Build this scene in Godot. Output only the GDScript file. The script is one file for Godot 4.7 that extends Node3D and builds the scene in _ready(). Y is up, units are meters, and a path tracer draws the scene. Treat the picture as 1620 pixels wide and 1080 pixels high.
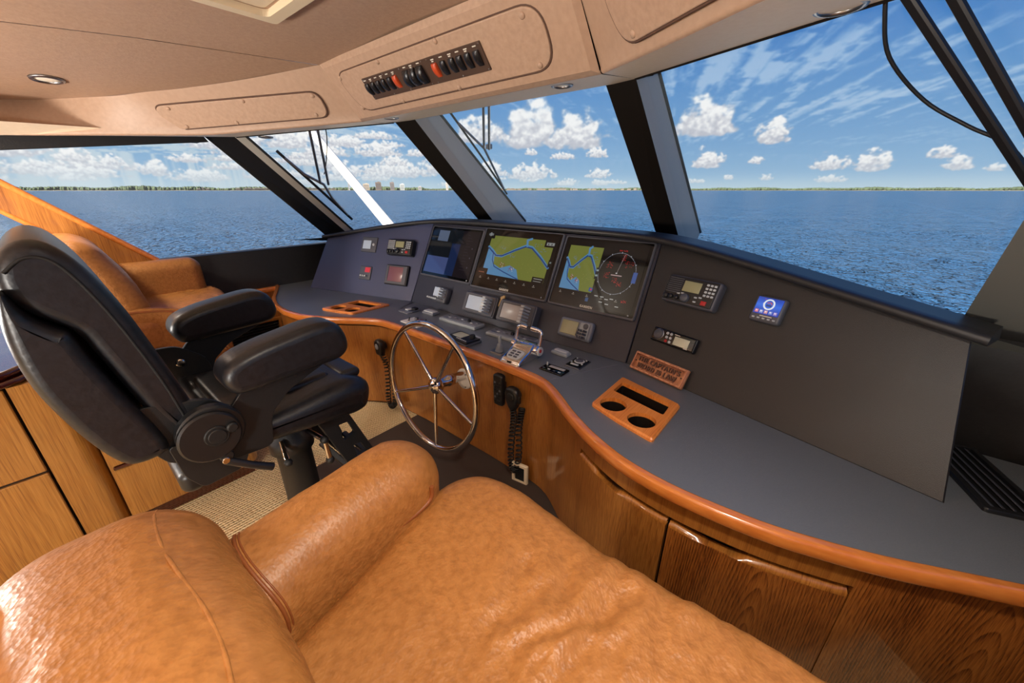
extends Node3D
# Pilothouse of a motor yacht. Plan axes: +x starboard, -z bow, y up; the plan is drawn in console units of 0.76 m and scaled to metres once, at the end.
const K := 0.76
const FILL_LAMP := 4.2                                  # added fill lamps, out of view
const DOWN := 0.9                                  # added downlights, out of view
const CX := -1.8                                   # centre line of the console
var M := {}

func _ready():
	# ---- camera, sky, sun, exposure -------------------------------------------------
	var cam := Camera3D.new(); cam.name = "camera"
	cam.fov = 83.974; cam.near = 0.02; cam.far = 60000.0
	cam.position = Vector3(0, 1.7, 0)
	cam.basis = Basis(Vector3.UP, deg_to_rad(39.9)) * Basis(Vector3.RIGHT, -atan(0.4))
	add_child(cam); cam.current = true
	var we := WorldEnvironment.new(); we.name = "world"
	var env := Environment.new()
	env.background_mode = Environment.BG_SKY
	env.sky = Sky.new()
	var pm := PanoramaSkyMaterial.new(); pm.panorama = sky_picture(); pm.energy_multiplier = 1.0
	env.sky.sky_material = pm
	env.tonemap_mode = Environment.TONE_MAPPER_LINEAR
	env.tonemap_exposure = 1.0
	env.sdfgi_enabled = true; env.ssao_enabled = true; env.ssil_enabled = true
	we.environment = env; add_child(we)
	var sun := DirectionalLight3D.new(); sun.name = "sun"
	sun.light_energy = 6.0; sun.light_color = Color(1.0, 0.95, 0.86); sun.light_angular_distance = 0.8
	sun.shadow_enabled = true
	sun.basis = Basis.looking_at(Vector3(0.06, -0.72, -0.95).normalized())
	add_child(sun)
	materials()
	# ---- the setting, then the things -----------------------------------------------
	outside()
	shell()
	overhead()
	console()
	instruments()
	counter_things()
	helm_wheel()
	handsets()
	helm_chair()
	settees()
	port_furniture()
	for c in get_children():
		if c is Node3D and not c is Camera3D and not c is Light3D:
			c.transform = Transform3D(Basis.from_scale(Vector3.ONE * K), Vector3.ZERO) * c.transform
		elif c is Node3D:
			c.position *= K

# =============================== mesh helpers ==========================================
class MB:
	var st := SurfaceTool.new()
	func _init(): st.begin(Mesh.PRIMITIVE_TRIANGLES)
	func tri(a: Vector3, b: Vector3, c: Vector3, sg := -1, ua := Vector2.ZERO, ub := Vector2.ZERO, uc := Vector2.ZERO):   # a, b, c counter-clockwise seen from outside
		st.set_smooth_group(sg); st.set_uv(ua); st.add_vertex(a)
		st.set_smooth_group(sg); st.set_uv(uc); st.add_vertex(c)
		st.set_smooth_group(sg); st.set_uv(ub); st.add_vertex(b)
	func quad(a: Vector3, b: Vector3, c: Vector3, d: Vector3, sg := -1, ua := Vector2(0, 1), ub := Vector2(1, 1), uc := Vector2(1, 0), ud := Vector2(0, 0)):
		tri(a, b, c, sg, ua, ub, uc); tri(a, c, d, sg, ua, uc, ud)
	func grid(rows: Array, close_u := false, close_v := false, flip := false, sg := 0, uv := []):
		var n := rows.size(); var m: int = rows[0].size()
		for i in (n if close_u else n - 1):
			var i2 := (i + 1) % n
			for j in (m if close_v else m - 1):
				var j2 := (j + 1) % m
				var a: Vector3 = rows[i][j]; var b: Vector3 = rows[i][j2]; var c: Vector3 = rows[i2][j2]; var d: Vector3 = rows[i2][j]
				if uv.size():
					if flip: quad(a, d, c, b, sg, uv[i][j], uv[i2][j], uv[i2][j2], uv[i][j2])
					else: quad(a, b, c, d, sg, uv[i][j], uv[i][j2], uv[i2][j2], uv[i2][j])
				elif flip: quad(a, d, c, b, sg)
				else: quad(a, b, c, d, sg)
	func tube(pts: Array, r, seg := 10, closed := false):
		var n := pts.size(); var rows := []
		var up := Vector3.UP
		var t0: Vector3 = (pts[1] - pts[0]).normalized()
		if absf(t0.dot(up)) > 0.9: up = Vector3.RIGHT
		var nx := t0.cross(up).normalized()
		for i in n:
			var t: Vector3
			if closed: t = (pts[(i + 1) % n] - pts[(i + n - 1) % n]).normalized()
			else: t = (pts[mini(i + 1, n - 1)] - pts[maxi(i - 1, 0)]).normalized()
			nx = (nx - t * nx.dot(t)).normalized()
			var ny := t.cross(nx)
			var row := []
			var rr: float = r[i] if r is Array else r
			for k in seg:
				var a := TAU * k / seg
				row.append(pts[i] + (nx * cos(a) + ny * sin(a)) * rr)
			rows.append(row)
		grid(rows, closed, true)
		if not closed:
			for k in seg:
				var k2 := (k + 1) % seg
				tri(pts[0], rows[0][k2], rows[0][k]); tri(pts[n - 1], rows[n - 1][k], rows[n - 1][k2])
	func lathe(xf: Transform3D, prof: Array, seg := 24, sg := 0):   # prof: (radius, height) from bottom to top, outside to the right
		var rows := []
		for p in prof:
			var row := []
			for k in seg:
				var a := TAU * k / seg
				row.append(xf * Vector3(p.x * cos(a), p.y, -p.x * sin(a)))
			rows.append(row)
		for i in rows.size() - 1:
			for k in seg:
				var k2 := (k + 1) % seg
				quad(rows[i][k], rows[i][k2], rows[i + 1][k2], rows[i + 1][k], sg if sg < 0 else i + 1 if prof[i].is_equal_approx(prof[i + 1]) else 0)
	func disc(xf: Transform3D, r: float, h: float, seg := 20, bev := 0.0):   # a short cylinder along local z, flat front at z = h
		var pr := [Vector2(r, 0), Vector2(r, h - bev)]
		var rows := []
		for p in pr + [Vector2(r - bev, h)]:
			var row := []
			for k in seg: row.append(xf * Vector3(p.x * cos(TAU * k / seg), p.x * sin(TAU * k / seg), p.y))
			rows.append(row)
		for k in seg:
			var k2 := (k + 1) % seg
			quad(rows[0][k], rows[0][k2], rows[1][k2], rows[1][k], 0)
			quad(rows[1][k], rows[1][k2], rows[2][k2], rows[2][k], 2)
			tri(xf * Vector3(0, 0, h), rows[2][k], rows[2][k2])
			tri(xf * Vector3(0, 0, 0), rows[0][k2], rows[0][k])
	func box(xf: Transform3D, s: Vector3, bev := 0.0):
		var h := s / 2.0
		bev = minf(bev, minf(h.x, minf(h.y, h.z)) * 0.95)
		var f := func(ax: int, sx: float, sy: float, sz: float) -> Vector3:
			var v := Vector3(sx * h.x, sy * h.y, sz * h.z)
			for k in 3:
				if k != ax: v[k] -= signf(v[k]) * bev
			return xf * v
		for ax in 3:
			var u := (ax + 1) % 3; var w := (ax + 2) % 3
			for s1 in [-1.0, 1.0]:
				var q := []
				for c in [[-1, -1], [1, -1], [1, 1], [-1, 1]]:
					var v := [0.0, 0.0, 0.0]; v[ax] = s1; v[u] = c[0] * s1; v[w] = c[1]
					q.append(f.call(ax, v[0], v[1], v[2]))
				quad(q[0], q[1], q[2], q[3])
		if bev > 0:
			for ax in 3:                                       # edges along axis ax
				var u := (ax + 1) % 3; var w := (ax + 2) % 3
				for c in [[-1, -1], [1, -1], [1, 1], [-1, 1]]:
					var q := []
					for e in [[u, -1], [u, 1], [w, 1], [w, -1]]:
						var v := [0.0, 0.0, 0.0]; v[ax] = e[1]; v[u] = c[0]; v[w] = c[1]
						q.append(f.call(e[0], v[0], v[1], v[2]))
					if c[0] * c[1] > 0: quad(q[0], q[3], q[2], q[1])
					else: quad(q[0], q[1], q[2], q[3])
			for sx in [-1, 1]:
				for sy in [-1, 1]:
					for sz in [-1, 1]:
						var a = f.call(0, sx, sy, sz); var b = f.call(1, sx, sy, sz); var c = f.call(2, sx, sy, sz)
						if sx * sy * sz > 0: tri(a, b, c)
						else: tri(a, c, b)
	func fill(xf: Transform3D, poly: PackedVector2Array, z: float, up := true, sg := -1):
		var id := Geometry2D.triangulate_polygon(poly)
		for i in range(0, id.size(), 3):
			var a := poly[id[i]]; var b := poly[id[i + 1]]; var c := poly[id[i + 2]]
			if ((b - a).cross(c - a) < 0) == up:
				var t := b; b = c; c = t
			tri(xf * Vector3(a.x, a.y, z), xf * Vector3(b.x, b.y, z), xf * Vector3(c.x, c.y, z), sg, a, b, c)
	func rim(xf: Transform3D, poly: PackedVector2Array, z0: float, z1: float, sg := -1):
		for i in poly.size():
			var a := poly[i]; var b := poly[(i + 1) % poly.size()]
			quad(xf * Vector3(a.x, a.y, z0), xf * Vector3(b.x, b.y, z0), xf * Vector3(b.x, b.y, z1), xf * Vector3(a.x, a.y, z1), sg)
	static func ccw(poly) -> PackedVector2Array:
		var p := PackedVector2Array(poly); var s := 0.0
		for i in p.size(): s += p[i].cross(p[(i + 1) % p.size()])
		if s < 0: p.reverse()
		return p
	static func inset(poly: PackedVector2Array, d: float) -> PackedVector2Array:
		var q := PackedVector2Array(); var n := poly.size()
		for i in n:
			var e1 := (poly[i] - poly[(i + n - 1) % n]).normalized(); var e2 := (poly[(i + 1) % n] - poly[i]).normalized()
			var n1 := Vector2(-e1.y, e1.x); var n2 := Vector2(-e2.y, e2.x)
			var m := (n1 + n2)
			m = m / maxf(0.35, m.length_squared() / 2.0)
			q.append(poly[i] + m * d)
		return q
	func plate(xf: Transform3D, poly, holes: Array, z0: float, z1: float, bev := 0.0):   # a slab with holes; local z is its thickness
		var p := ccw(poly)
		var top := inset(p, bev) if bev > 0 else p
		for z in [z0, z1]:
			for piece in cut(top if z == z1 else p, holes): fill(xf, piece, z, z == z1)
		rim(xf, p, z0, z1 - bev)
		if bev > 0:
			for i in p.size():
				var k := (i + 1) % p.size()
				quad(xf * Vector3(p[i].x, p[i].y, z1 - bev), xf * Vector3(p[k].x, p[k].y, z1 - bev), xf * Vector3(top[k].x, top[k].y, z1), xf * Vector3(top[i].x, top[i].y, z1))
		for h in holes:
			var hh := ccw(h); hh.reverse(); rim(xf, hh, z0, z1)
	static func cut(poly: PackedVector2Array, holes: Array) -> Array:
		if holes.is_empty(): return [poly]
		var xs := []
		for h in holes:
			var c := Vector2.ZERO
			for v in h: c += v
			xs.append(c.x / h.size())
		xs.sort(); xs.push_front(-99.0); xs.append(99.0)
		var out := []
		for i in xs.size() - 1:
			if xs[i + 1] - xs[i] < 1e-5: continue
			var strip := PackedVector2Array([Vector2(xs[i], -99), Vector2(xs[i + 1], -99), Vector2(xs[i + 1], 99), Vector2(xs[i], 99)])
			var got: Array = Geometry2D.intersect_polygons(poly, strip)
			for h in holes:
				var nx := []
				for g in got: nx.append_array(Geometry2D.clip_polygons(g, PackedVector2Array(h)))
				got = nx
			out.append_array(got)
		return out
	func puff(xf: Transform3D, poly, z0: float, z1: float, r: float, steps := 5, _crown := 0.0):   # a slab with rounded edges on both faces (cushions, castings)
		var p := ccw(poly); var n := p.size(); var dir := inset(p, 1.0); var share := []
		for i in n:                                            # where the outline is narrow the rounding is smaller
			var m := (dir[i] - p[i]).normalized(); var far := 9.0
			for j in n:
				if j == i or (j + 1) % n == i: continue
				var hit = Geometry2D.segment_intersects_segment(p[i] + m * 1e-4, p[i] + m * 3.0, p[j], p[(j + 1) % n])
				if hit != null: far = minf(far, p[i].distance_to(hit))
			share.append(minf(1.0, 0.42 * far / r))
		for pass_ in 3:
			var nx := []
			for i in n: nx.append(minf(share[i], (share[(i + n - 1) % n] + share[i] + share[(i + 1) % n]) / 3.0))
			share = nx
		var prof := []
		for k in steps + 1:
			var a := PI / 2 * (1.0 - float(k) / steps)
			prof.append([z0 + r - r * sin(a), r - r * cos(a)])
		for k in steps + 1:
			var a := PI / 2 * k / steps
			prof.append([z1 - r + r * sin(a), r - r * cos(a)])
		var rows := []
		for q in prof:
			var row := []
			for i in n:
				var w: Vector2 = p[i] + (dir[i] - p[i]).limit_length(1.3) * q[1] * share[i]
				row.append(xf * Vector3(w.x, w.y, q[0]))
			rows.append(row)
		grid(rows, false, true)
		var id := Geometry2D.triangulate_polygon(p)
		for i in range(0, id.size(), 3):
			var a := id[i]; var b := id[i + 1]; var c := id[i + 2]
			if (p[b] - p[a]).cross(p[c] - p[a]) < 0:
				var t := b; b = c; c = t
			var hi: Array = rows[rows.size() - 1]; var lo: Array = rows[0]
			tri(hi[a], hi[b], hi[c]); tri(lo[a], lo[c], lo[b])
	func rbox(xf: Transform3D, s: Vector3, r: float, m := 4, n := 4, fn = null):   # a box with round edges; fn(p, normal) may displace a point
		var h := s / 2.0
		r = minf(r, minf(h.x, minf(h.y, h.z)) * 0.999)
		var ax := []
		for k in 3:
			var l := []
			for i in m: l.append(-h[k] + r * (1.0 - tan(PI / 4 * (1.0 - float(i) / m))))
			var nn := n if h[k] - r > 0.002 else 1
			for i in nn + 1: l.append(lerpf(-h[k] + r, h[k] - r, float(i) / nn))
			for i in range(1, m + 1): l.append(h[k] - r * (1.0 - tan(PI / 4 * float(i) / m)))
			ax.append(l)
		for k in 3:
			var u := (k + 1) % 3; var w := (k + 2) % 3
			for sg in [-1.0, 1.0]:
				var rows := []
				for a in ax[u]:
					var row := []
					for b in ax[w]:
						var q := Vector3.ZERO; q[k] = sg * h[k]; q[u] = a; q[w] = b
						var c := q.clamp(-(h - Vector3.ONE * r), h - Vector3.ONE * r)
						var d := (q - c)
						d = d.normalized() if d.length() > 1e-7 else Vector3.ZERO
						var pt := c + d * r
						if fn != null: pt = fn.call(pt, d)
						row.append(xf * pt)
					rows.append(row)
				grid(rows, false, false, sg > 0)
	func mesh(m: Material) -> ArrayMesh:
		st.generate_normals()
		st.set_material(m)
		return st.commit()

func at(p: Vector3, b := Basis()) -> Transform3D: return Transform3D(b, p)
func v2(l: Array) -> PackedVector2Array:
	var p := PackedVector2Array()
	for i in range(0, l.size(), 2): p.append(Vector2(l[i], l[i + 1]))
	return p
func smooth(pts: PackedVector2Array, per := 6, closed := true) -> PackedVector2Array:   # Catmull-Rom through the points
	var out := PackedVector2Array(); var n := pts.size()
	for i in (n if closed else n - 1):
		var a := pts[(i + n - 1) % n] if closed or i > 0 else pts[0]
		var b := pts[i]; var c := pts[(i + 1) % n]
		var d := pts[(i + 2) % n] if closed or i + 2 < n else pts[n - 1]
		for k in per: out.append(b.cubic_interpolate(c, a, d, float(k) / per))
	if not closed: out.append(pts[n - 1])
	return out
func smooth3(pts: Array, per := 6) -> Array:
	var out := []; var n := pts.size()
	for i in n - 1:
		for k in per: out.append(pts[i].cubic_interpolate(pts[i + 1], pts[maxi(i - 1, 0)], pts[mini(i + 2, n - 1)], float(k) / per))
	out.append(pts[n - 1])
	return out
func ring(c: Vector2, r: float, n := 28) -> PackedVector2Array:
	var p := PackedVector2Array()
	for k in n: p.append(c + Vector2(cos(TAU * k / n), sin(TAU * k / n)) * r)
	return p
func rrect(x0: float, y0: float, x1: float, y1: float, r: float, n := 5) -> PackedVector2Array:
	var p := PackedVector2Array()
	for c in [[x1 - r, y0 + r, -PI / 2], [x1 - r, y1 - r, 0.0], [x0 + r, y1 - r, PI / 2], [x0 + r, y0 + r, PI]]:
		for k in n + 1:
			var a: float = c[2] + PI / 2 * k / n
			p.append(Vector2(c[0] + cos(a) * r, c[1] + sin(a) * r))
	return p
func round_poly(pts: PackedVector2Array, r: float, n := 4) -> PackedVector2Array:   # corners rounded off
	var out := PackedVector2Array(); var m := pts.size()
	for i in m:
		var p := pts[i]; var a := pts[(i + m - 1) % m] - p; var b := pts[(i + 1) % m] - p
		var rr := minf(r, minf(a.length(), b.length()) * 0.45)
		var s := p + a.normalized() * rr; var e := p + b.normalized() * rr
		for k in n + 1:
			var t := float(k) / n
			out.append(s.lerp(p, t).lerp(p.lerp(e, t), t))
	return out
const FLAT := Basis(Vector3(1, 0, 0), Vector3(0, 0, -1), Vector3(0, 1, 0))     # local (x, y) lies on the plan as (x, -z); local z is up
const SIDE := Basis(Vector3(0, 0, -1), Vector3(0, 1, 0), Vector3(1, 0, 0))     # local (x, y) stands as (-z, y); local z points to starboard
func plan(l: Array) -> PackedVector2Array:                                    # x, z pairs for FLAT
	var p := PackedVector2Array()
	for i in range(0, l.size(), 2): p.append(Vector2(l[i], -l[i + 1]))
	return p
func prof(l: Array) -> PackedVector2Array:                                    # z, y pairs for SIDE
	var p := PackedVector2Array()
	for i in range(0, l.size(), 2): p.append(Vector2(-l[i], l[i + 1]))
	return p

# =============================== node helpers ==========================================
func tag(o: Node, label: String, category: String, group := ""):
	o.set_meta("label", label); o.set_meta("category", category)
	if group: o.set_meta("group", group)
	return o
func thing(called: String, label: String, category: String, where := Transform3D(), group := "") -> Node3D:
	var o := Node3D.new(); o.name = called; o.transform = where
	add_child(o, true)
	return tag(o, label, category, group)
func part(t: Node3D, called: String, mb: MB, m: Material, local := true) -> MeshInstance3D:   # local false: the mesh was drawn in plan axes
	var o := MeshInstance3D.new(); o.name = called; o.mesh = mb.mesh(m)
	t.add_child(o, true)
	if not local:
		var x := t.transform
		if t.get_parent() != self: x = t.get_parent().transform * x
		o.transform = x.affine_inverse()
	return o
func struct(called: String, mb: MB, m: Material, parent: Node = self) -> MeshInstance3D:
	var o := MeshInstance3D.new(); o.name = called; o.mesh = mb.mesh(m)
	parent.add_child(o, true)
	if parent == self: o.set_meta("kind", "structure")
	return o
func solo(called: String, label: String, category: String, mb: MB, m: Material, where := Transform3D(), group := "") -> MeshInstance3D:
	var o := MeshInstance3D.new(); o.name = called; o.mesh = mb.mesh(m); o.transform = where
	add_child(o, true)
	return tag(o, label, category, group)
func pbox(t: Node3D, called: String, c: Vector3, s: Vector3, m: Material, bev := 0.003) -> MeshInstance3D:
	var b := MB.new(); b.box(at(c), s, bev); return part(t, called, b, m)
func pround(t: Node3D, called: String, c: Vector3, s: Vector3, r: float, m: Material) -> MeshInstance3D:
	var b := MB.new(); b.rbox(at(c), s, r, 3, 2); return part(t, called, b, m)
func pdisc(t: Node3D, called: String, c: Vector3, r: float, h: float, m: Material, bev := 0.002, seg := 20) -> MeshInstance3D:
	var b := MB.new(); b.disc(at(c), r, h, seg, bev); return part(t, called, b, m)

# =============================== materials =============================================
func noise(f: float, oct := 4, kind := FastNoiseLite.TYPE_SIMPLEX_SMOOTH, sd := 1) -> FastNoiseLite:
	var n := FastNoiseLite.new(); n.seed = sd; n.frequency = f; n.noise_type = kind
	n.fractal_type = FastNoiseLite.FRACTAL_FBM if oct > 1 else FastNoiseLite.FRACTAL_NONE; n.fractal_octaves = oct
	return n
func noise_tex(n: FastNoiseLite, size := 512, cols := [], normal := 0.0) -> NoiseTexture2D:
	var t := NoiseTexture2D.new(); t.width = size; t.height = size; t.seamless = true; t.noise = n
	if normal > 0: t.as_normal_map = true; t.bump_strength = normal
	if cols.size():
		var g := Gradient.new(); g.offsets = PackedFloat32Array(); 
		var offs := PackedFloat32Array(); var cc := PackedColorArray()
		for i in cols.size(): offs.append(float(i) / (cols.size() - 1)); cc.append(cols[i])
		g.offsets = offs; g.colors = cc; t.color_ramp = g
	return t
func c8(r: int, g: int, b: int) -> Color: return Color8(r, g, b)
func mat(col: Color, rough := 0.5, metal := 0.0, spec := 0.5) -> StandardMaterial3D:
	var m := StandardMaterial3D.new(); m.albedo_color = col; m.roughness = rough; m.metallic = metal; m.metallic_specular = spec
	return m
func tri_map(m: StandardMaterial3D, s: Vector3) -> StandardMaterial3D:
	m.uv1_triplanar = true; m.uv1_scale = s; m.uv1_triplanar_sharpness = 4.0
	return m
func wood_picture(sd: int, arch: float, dark: Color, mid: Color, light: Color, w := 512, h := 512) -> ImageTexture:
	# grain runs along v; arch > 0 draws the cathedral figure of a flat-sawn board
	var n1 := noise(1.0, 3, FastNoiseLite.TYPE_SIMPLEX_SMOOTH, sd); var n2 := noise(1.0, 2, FastNoiseLite.TYPE_SIMPLEX, sd + 7)
	var data := PackedByteArray(); data.resize(w * h * 3)
	for y in h:
		var v := float(y) / h
		var cv := cos(TAU * v); var sv := sin(TAU * v)
		for x in w:
			var u := float(x) / w
			var cu := cos(TAU * u); var su := sin(TAU * u)
			var d := n1.get_noise_3d(cu * 0.7 + sd, su * 0.7, cv * 0.16 + sv * 0.22)
			var q := u * 34.0 + d * 2.6
			if arch > 0.0:
				var uu := (u - 0.5)
				var rise := 0.1 + (1.0 - v) * 0.75
				q = sqrt(uu * uu * arch * 26.0 + rise * rise) * 15.0 + d * 0.9
			var r := q - floorf(q)
			var ringv := pow(r, 1.6) * (1.0 - smoothstep(0.9, 1.0, r))
			var fine := n2.get_noise_2d(x * 0.9, y * 0.02) * 0.5 + 0.5
			var t := clampf(0.3 + ringv * (0.55 if arch > 0.0 else 0.3) + (fine - 0.5) * 0.75 + d * 0.3, 0.0, 1.0)
			var c := light.lerp(mid, t * 2.0) if t < 0.5 else mid.lerp(dark, t * 2.0 - 1.0)
			var o := (y * w + x) * 3
			data[o] = int(c.r * 255.0); data[o + 1] = int(c.g * 255.0); data[o + 2] = int(c.b * 255.0)
	return ImageTexture.create_from_image(Image.create_from_data(w, h, false, Image.FORMAT_RGB8, data))
func varnish(m: StandardMaterial3D, rough := 0.35) -> StandardMaterial3D:
	m.roughness = rough; m.clearcoat_enabled = true; m.clearcoat = 1.0; m.clearcoat_roughness = 0.03
	return m
func leather(cols: Array, rough: float, grain := 2.0) -> StandardMaterial3D:
	var m := mat(Color.WHITE, rough, 0.0, 0.5)
	m.albedo_texture = noise_tex(noise(0.02, 6, FastNoiseLite.TYPE_SIMPLEX_SMOOTH, 5), 512, cols)
	var cell := noise(0.05, 2, FastNoiseLite.TYPE_CELLULAR, 3); cell.cellular_return_type = FastNoiseLite.RETURN_DISTANCE
	m.normal_enabled = true; m.normal_texture = noise_tex(cell, 512, [], grain); m.normal_scale = 0.35
	return tri_map(m, Vector3.ONE * 3.2)

func materials():
	var teak := wood_picture(3, 0.0, c8(104, 56, 18), c8(150, 92, 36), c8(176, 116, 52))
	var teak2 := wood_picture(11, 1.0, c8(74, 34, 10), c8(146, 84, 32), c8(172, 106, 46))
	M.wood = varnish(tri_map(mat(Color.WHITE), Vector3(1.6, 0.5, 1.6))); M.wood.albedo_texture = teak            # vertical grain
	M.wood_uv = varnish(mat(Color.WHITE)); M.wood_uv.albedo_texture = teak; M.wood_uv.uv1_scale = Vector3(1.6, 0.9, 1)
	M.wood_arch = varnish(mat(Color.WHITE)); M.wood_arch.albedo_texture = teak2
	M.wood_across = varnish(mat(Color.WHITE)); M.wood_across.albedo_texture = teak; M.wood_across.uv1_scale = Vector3(2.5, 0.6, 1)
	M.locker = varnish(tri_map(mat(c8(222, 212, 190)), Vector3(1.6, 0.4, 1.6)), 0.3); M.locker.albedo_texture = wood_picture(21, 0.0, c8(132, 84, 34), c8(178, 124, 58), c8(205, 152, 82))
	M.edge = varnish(mat(c8(212, 130, 60)), 0.25)
	M.edge.albedo_texture = noise_tex(noise(0.02, 3), 256, [c8(232, 214, 198), Color.WHITE]); tri_map(M.edge, Vector3(1.5, 6, 6))
	M.tray = varnish(tri_map(mat(c8(255, 232, 205)), Vector3(2.5, 2.5, 0.8)), 0.35); M.tray.clearcoat = 0.5; M.tray.albedo_texture = wood_picture(31, 0.0, c8(190, 112, 50), c8(222, 146, 74), c8(234, 164, 96), 256, 256)
	M.dark_wood = varnish(tri_map(mat(c8(170, 120, 100)), Vector3(0.8, 0.8, 2.0)), 0.2); M.dark_wood.albedo_texture = wood_picture(41, 0.0, c8(54, 24, 14), c8(92, 44, 26), c8(120, 62, 36), 256, 256)
	M.well = mat(c8(22, 15, 10), 0.5)
	M.tan = leather([c8(148, 95, 44), c8(166, 109, 54), c8(176, 119, 62)], 0.45, 6.0)
	M.tan.normal_scale = 0.38
	M.piping = mat(c8(140, 78, 36), 0.5)
	M.black = leather([c8(20, 20, 23), c8(27, 27, 31), c8(33, 33, 38)], 0.36, 1.5)
	M.thread = mat(c8(16, 15, 16), 0.7)
	M.frame = mat(c8(25, 26, 28), 0.42); M.frame.normal_enabled = true; M.frame.normal_texture = noise_tex(noise(0.25, 2), 256, [], 2.0); M.frame.normal_scale = 0.3; tri_map(M.frame, Vector3.ONE * 6)
	M.plastic = mat(c8(24, 24, 26), 0.38)
	M.rubber = mat(c8(16, 16, 17), 0.55)
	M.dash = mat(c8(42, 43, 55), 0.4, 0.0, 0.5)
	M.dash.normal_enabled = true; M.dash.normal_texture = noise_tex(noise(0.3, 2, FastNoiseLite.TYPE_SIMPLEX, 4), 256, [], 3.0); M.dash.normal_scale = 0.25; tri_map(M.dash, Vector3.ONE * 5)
	M.dash_sky_sheen = M.dash.duplicate(); M.dash_sky_sheen.albedo_color = c8(60, 65, 94)  # port wing: same vinyl, reflected sky put into the colour
	M.dash_shaded = M.dash.duplicate(); M.dash_shaded.albedo_color = c8(36, 35, 37)  # starboard wing: same vinyl, its weaker light put into the colour
	M.counter = mat(c8(100, 104, 108), 0.36, 0.0, 1.0); M.counter.clearcoat_enabled = true; M.counter.clearcoat = 0.5; M.counter.clearcoat_roughness = 0.34
	M.counter.normal_enabled = true; M.counter.normal_texture = M.dash.normal_texture; M.counter.normal_scale = 0.3; tri_map(M.counter, Vector3(1.5, 5, 8))
	M.visor = mat(c8(38, 37, 38), 0.45)
	M.vinyl_dark = leather([c8(30, 28, 28), c8(36, 34, 34)], 0.5, 1.5)
	M.liner = leather([c8(168, 138, 115), c8(176, 145, 121), c8(182, 152, 128)], 0.5, 1.6); M.liner.uv1_scale = Vector3.ONE * 3.0
	M.soffit = leather([c8(222, 202, 172), c8(228, 210, 182)], 0.45, 1.2)
	M.groove = mat(c8(84, 58, 44), 0.7)
	M.steel = mat(c8(214, 208, 204), 0.1, 1.0)
	M.chrome = mat(c8(232, 230, 230), 0.05, 1.0)
	M.brushed = mat(c8(150, 150, 152), 0.32, 1.0)
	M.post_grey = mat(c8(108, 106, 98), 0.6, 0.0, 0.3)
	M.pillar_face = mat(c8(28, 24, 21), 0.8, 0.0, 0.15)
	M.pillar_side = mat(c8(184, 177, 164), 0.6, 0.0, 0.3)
	M.gasket = mat(c8(14, 14, 15), 0.6)
	M.white = mat(c8(232, 231, 226), 0.3)
	M.cream = mat(c8(226, 208, 176), 0.4)
	M.grey = mat(c8(120, 124, 132), 0.4)
	M.bezel = mat(c8(78, 79, 86), 0.4)
	M.lightgrey = mat(c8(150, 156, 160), 0.4)
	M.keys = mat(c8(186, 190, 192), 0.45)
	M.lcd_olive = mat(c8(148, 146, 110), 0.18)
	M.lcd_grey = mat(c8(168, 166, 166), 0.15)
	M.lcd_blue = mat(c8(184, 198, 214), 0.15)
	M.lcd_pale = mat(c8(202, 204, 180), 0.2)
	M.gloss = mat(c8(8, 8, 9), 0.06)
	M.red = mat(c8(178, 32, 34), 0.35)
	M.orange = mat(c8(196, 74, 34), 0.35)
	M.rocker = mat(c8(28, 28, 30), 0.25)
	M.panel_brown = mat(c8(74, 56, 46), 0.4)
	M.mark = mat(c8(216, 210, 196), 0.6)
	M.plaque = mat(c8(226, 164, 122), 0.5); M.plaque.albedo_texture = noise_tex(noise(0.03, 4), 256, [c8(190, 160, 150), Color.WHITE]); tri_map(M.plaque, Vector3(8, 2, 8))
	M.letters = mat(c8(96, 62, 46), 0.55)
	M.mat_brown = mat(c8(58, 46, 40), 0.75)
	M.glass = mat(Color(0.86, 0.93, 0.95, 0.04), 0.02, 0.0, 0.08); M.glass.transparency = BaseMaterial3D.TRANSPARENCY_ALPHA
	M.carpet = mat(Color.WHITE, 0.95, 0.0, 0.2); M.carpet.albedo_texture = carpet_picture(false)
	M.carpet.heightmap_enabled = true; M.carpet.heightmap_texture = carpet_picture(true); M.carpet.heightmap_scale = 0.5
	tri_map(M.carpet, Vector3(3.2, 3.2, 3.2))
	M.globe = mat(c8(250, 246, 238), 0.4); M.globe.emission_enabled = true; M.globe.emission = Color(1.0, 0.975, 0.94); M.globe.emission_energy_multiplier = 1.4  # glow of the added lamps aft
	M.lens = mat(c8(240, 232, 214), 0.3); M.lens.emission_enabled = true; M.lens.emission = Color(1.0, 0.9, 0.75); M.lens.emission_energy_multiplier = 0.08

func carpet_picture(height: bool) -> ImageTexture:
	var w := 256; var im := Image.create(w, w, false, Image.FORMAT_RGB8)
	var n := noise(0.06, 3, FastNoiseLite.TYPE_SIMPLEX, 9)
	for y in w:
		for x in w:
			var row := fposmod(x / 16.0, 1.0)                      # rows of loops run along y
			var k := int(x / 16.0)
			var loop := fposmod(y / 18.0 + (k % 3) * 0.37, 1.0)
			var hgt := sin(row * PI) * (0.62 + 0.38 * sin(loop * PI)) + n.get_noise_2d(x, y) * 0.15
			if height: im.set_pixel(x, y, Color(1, 1, 1) * clampf(hgt, 0, 1))
			else:
				var gap := 1.0 - smoothstep(0.12, 0.3, row) * (1.0 - smoothstep(0.8, 0.95, row))
				var c := c8(222, 200, 158).lerp(c8(190, 164, 118), clampf(gap * 0.55 + n.get_noise_2d(x * 0.6, y * 2.0) * 0.7, 0, 1))
				if gap > 0.5 and loop < 0.3: c = c8(124, 96, 62)
				im.set_pixel(x, y, c)
	return ImageTexture.create_from_image(im)

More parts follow.
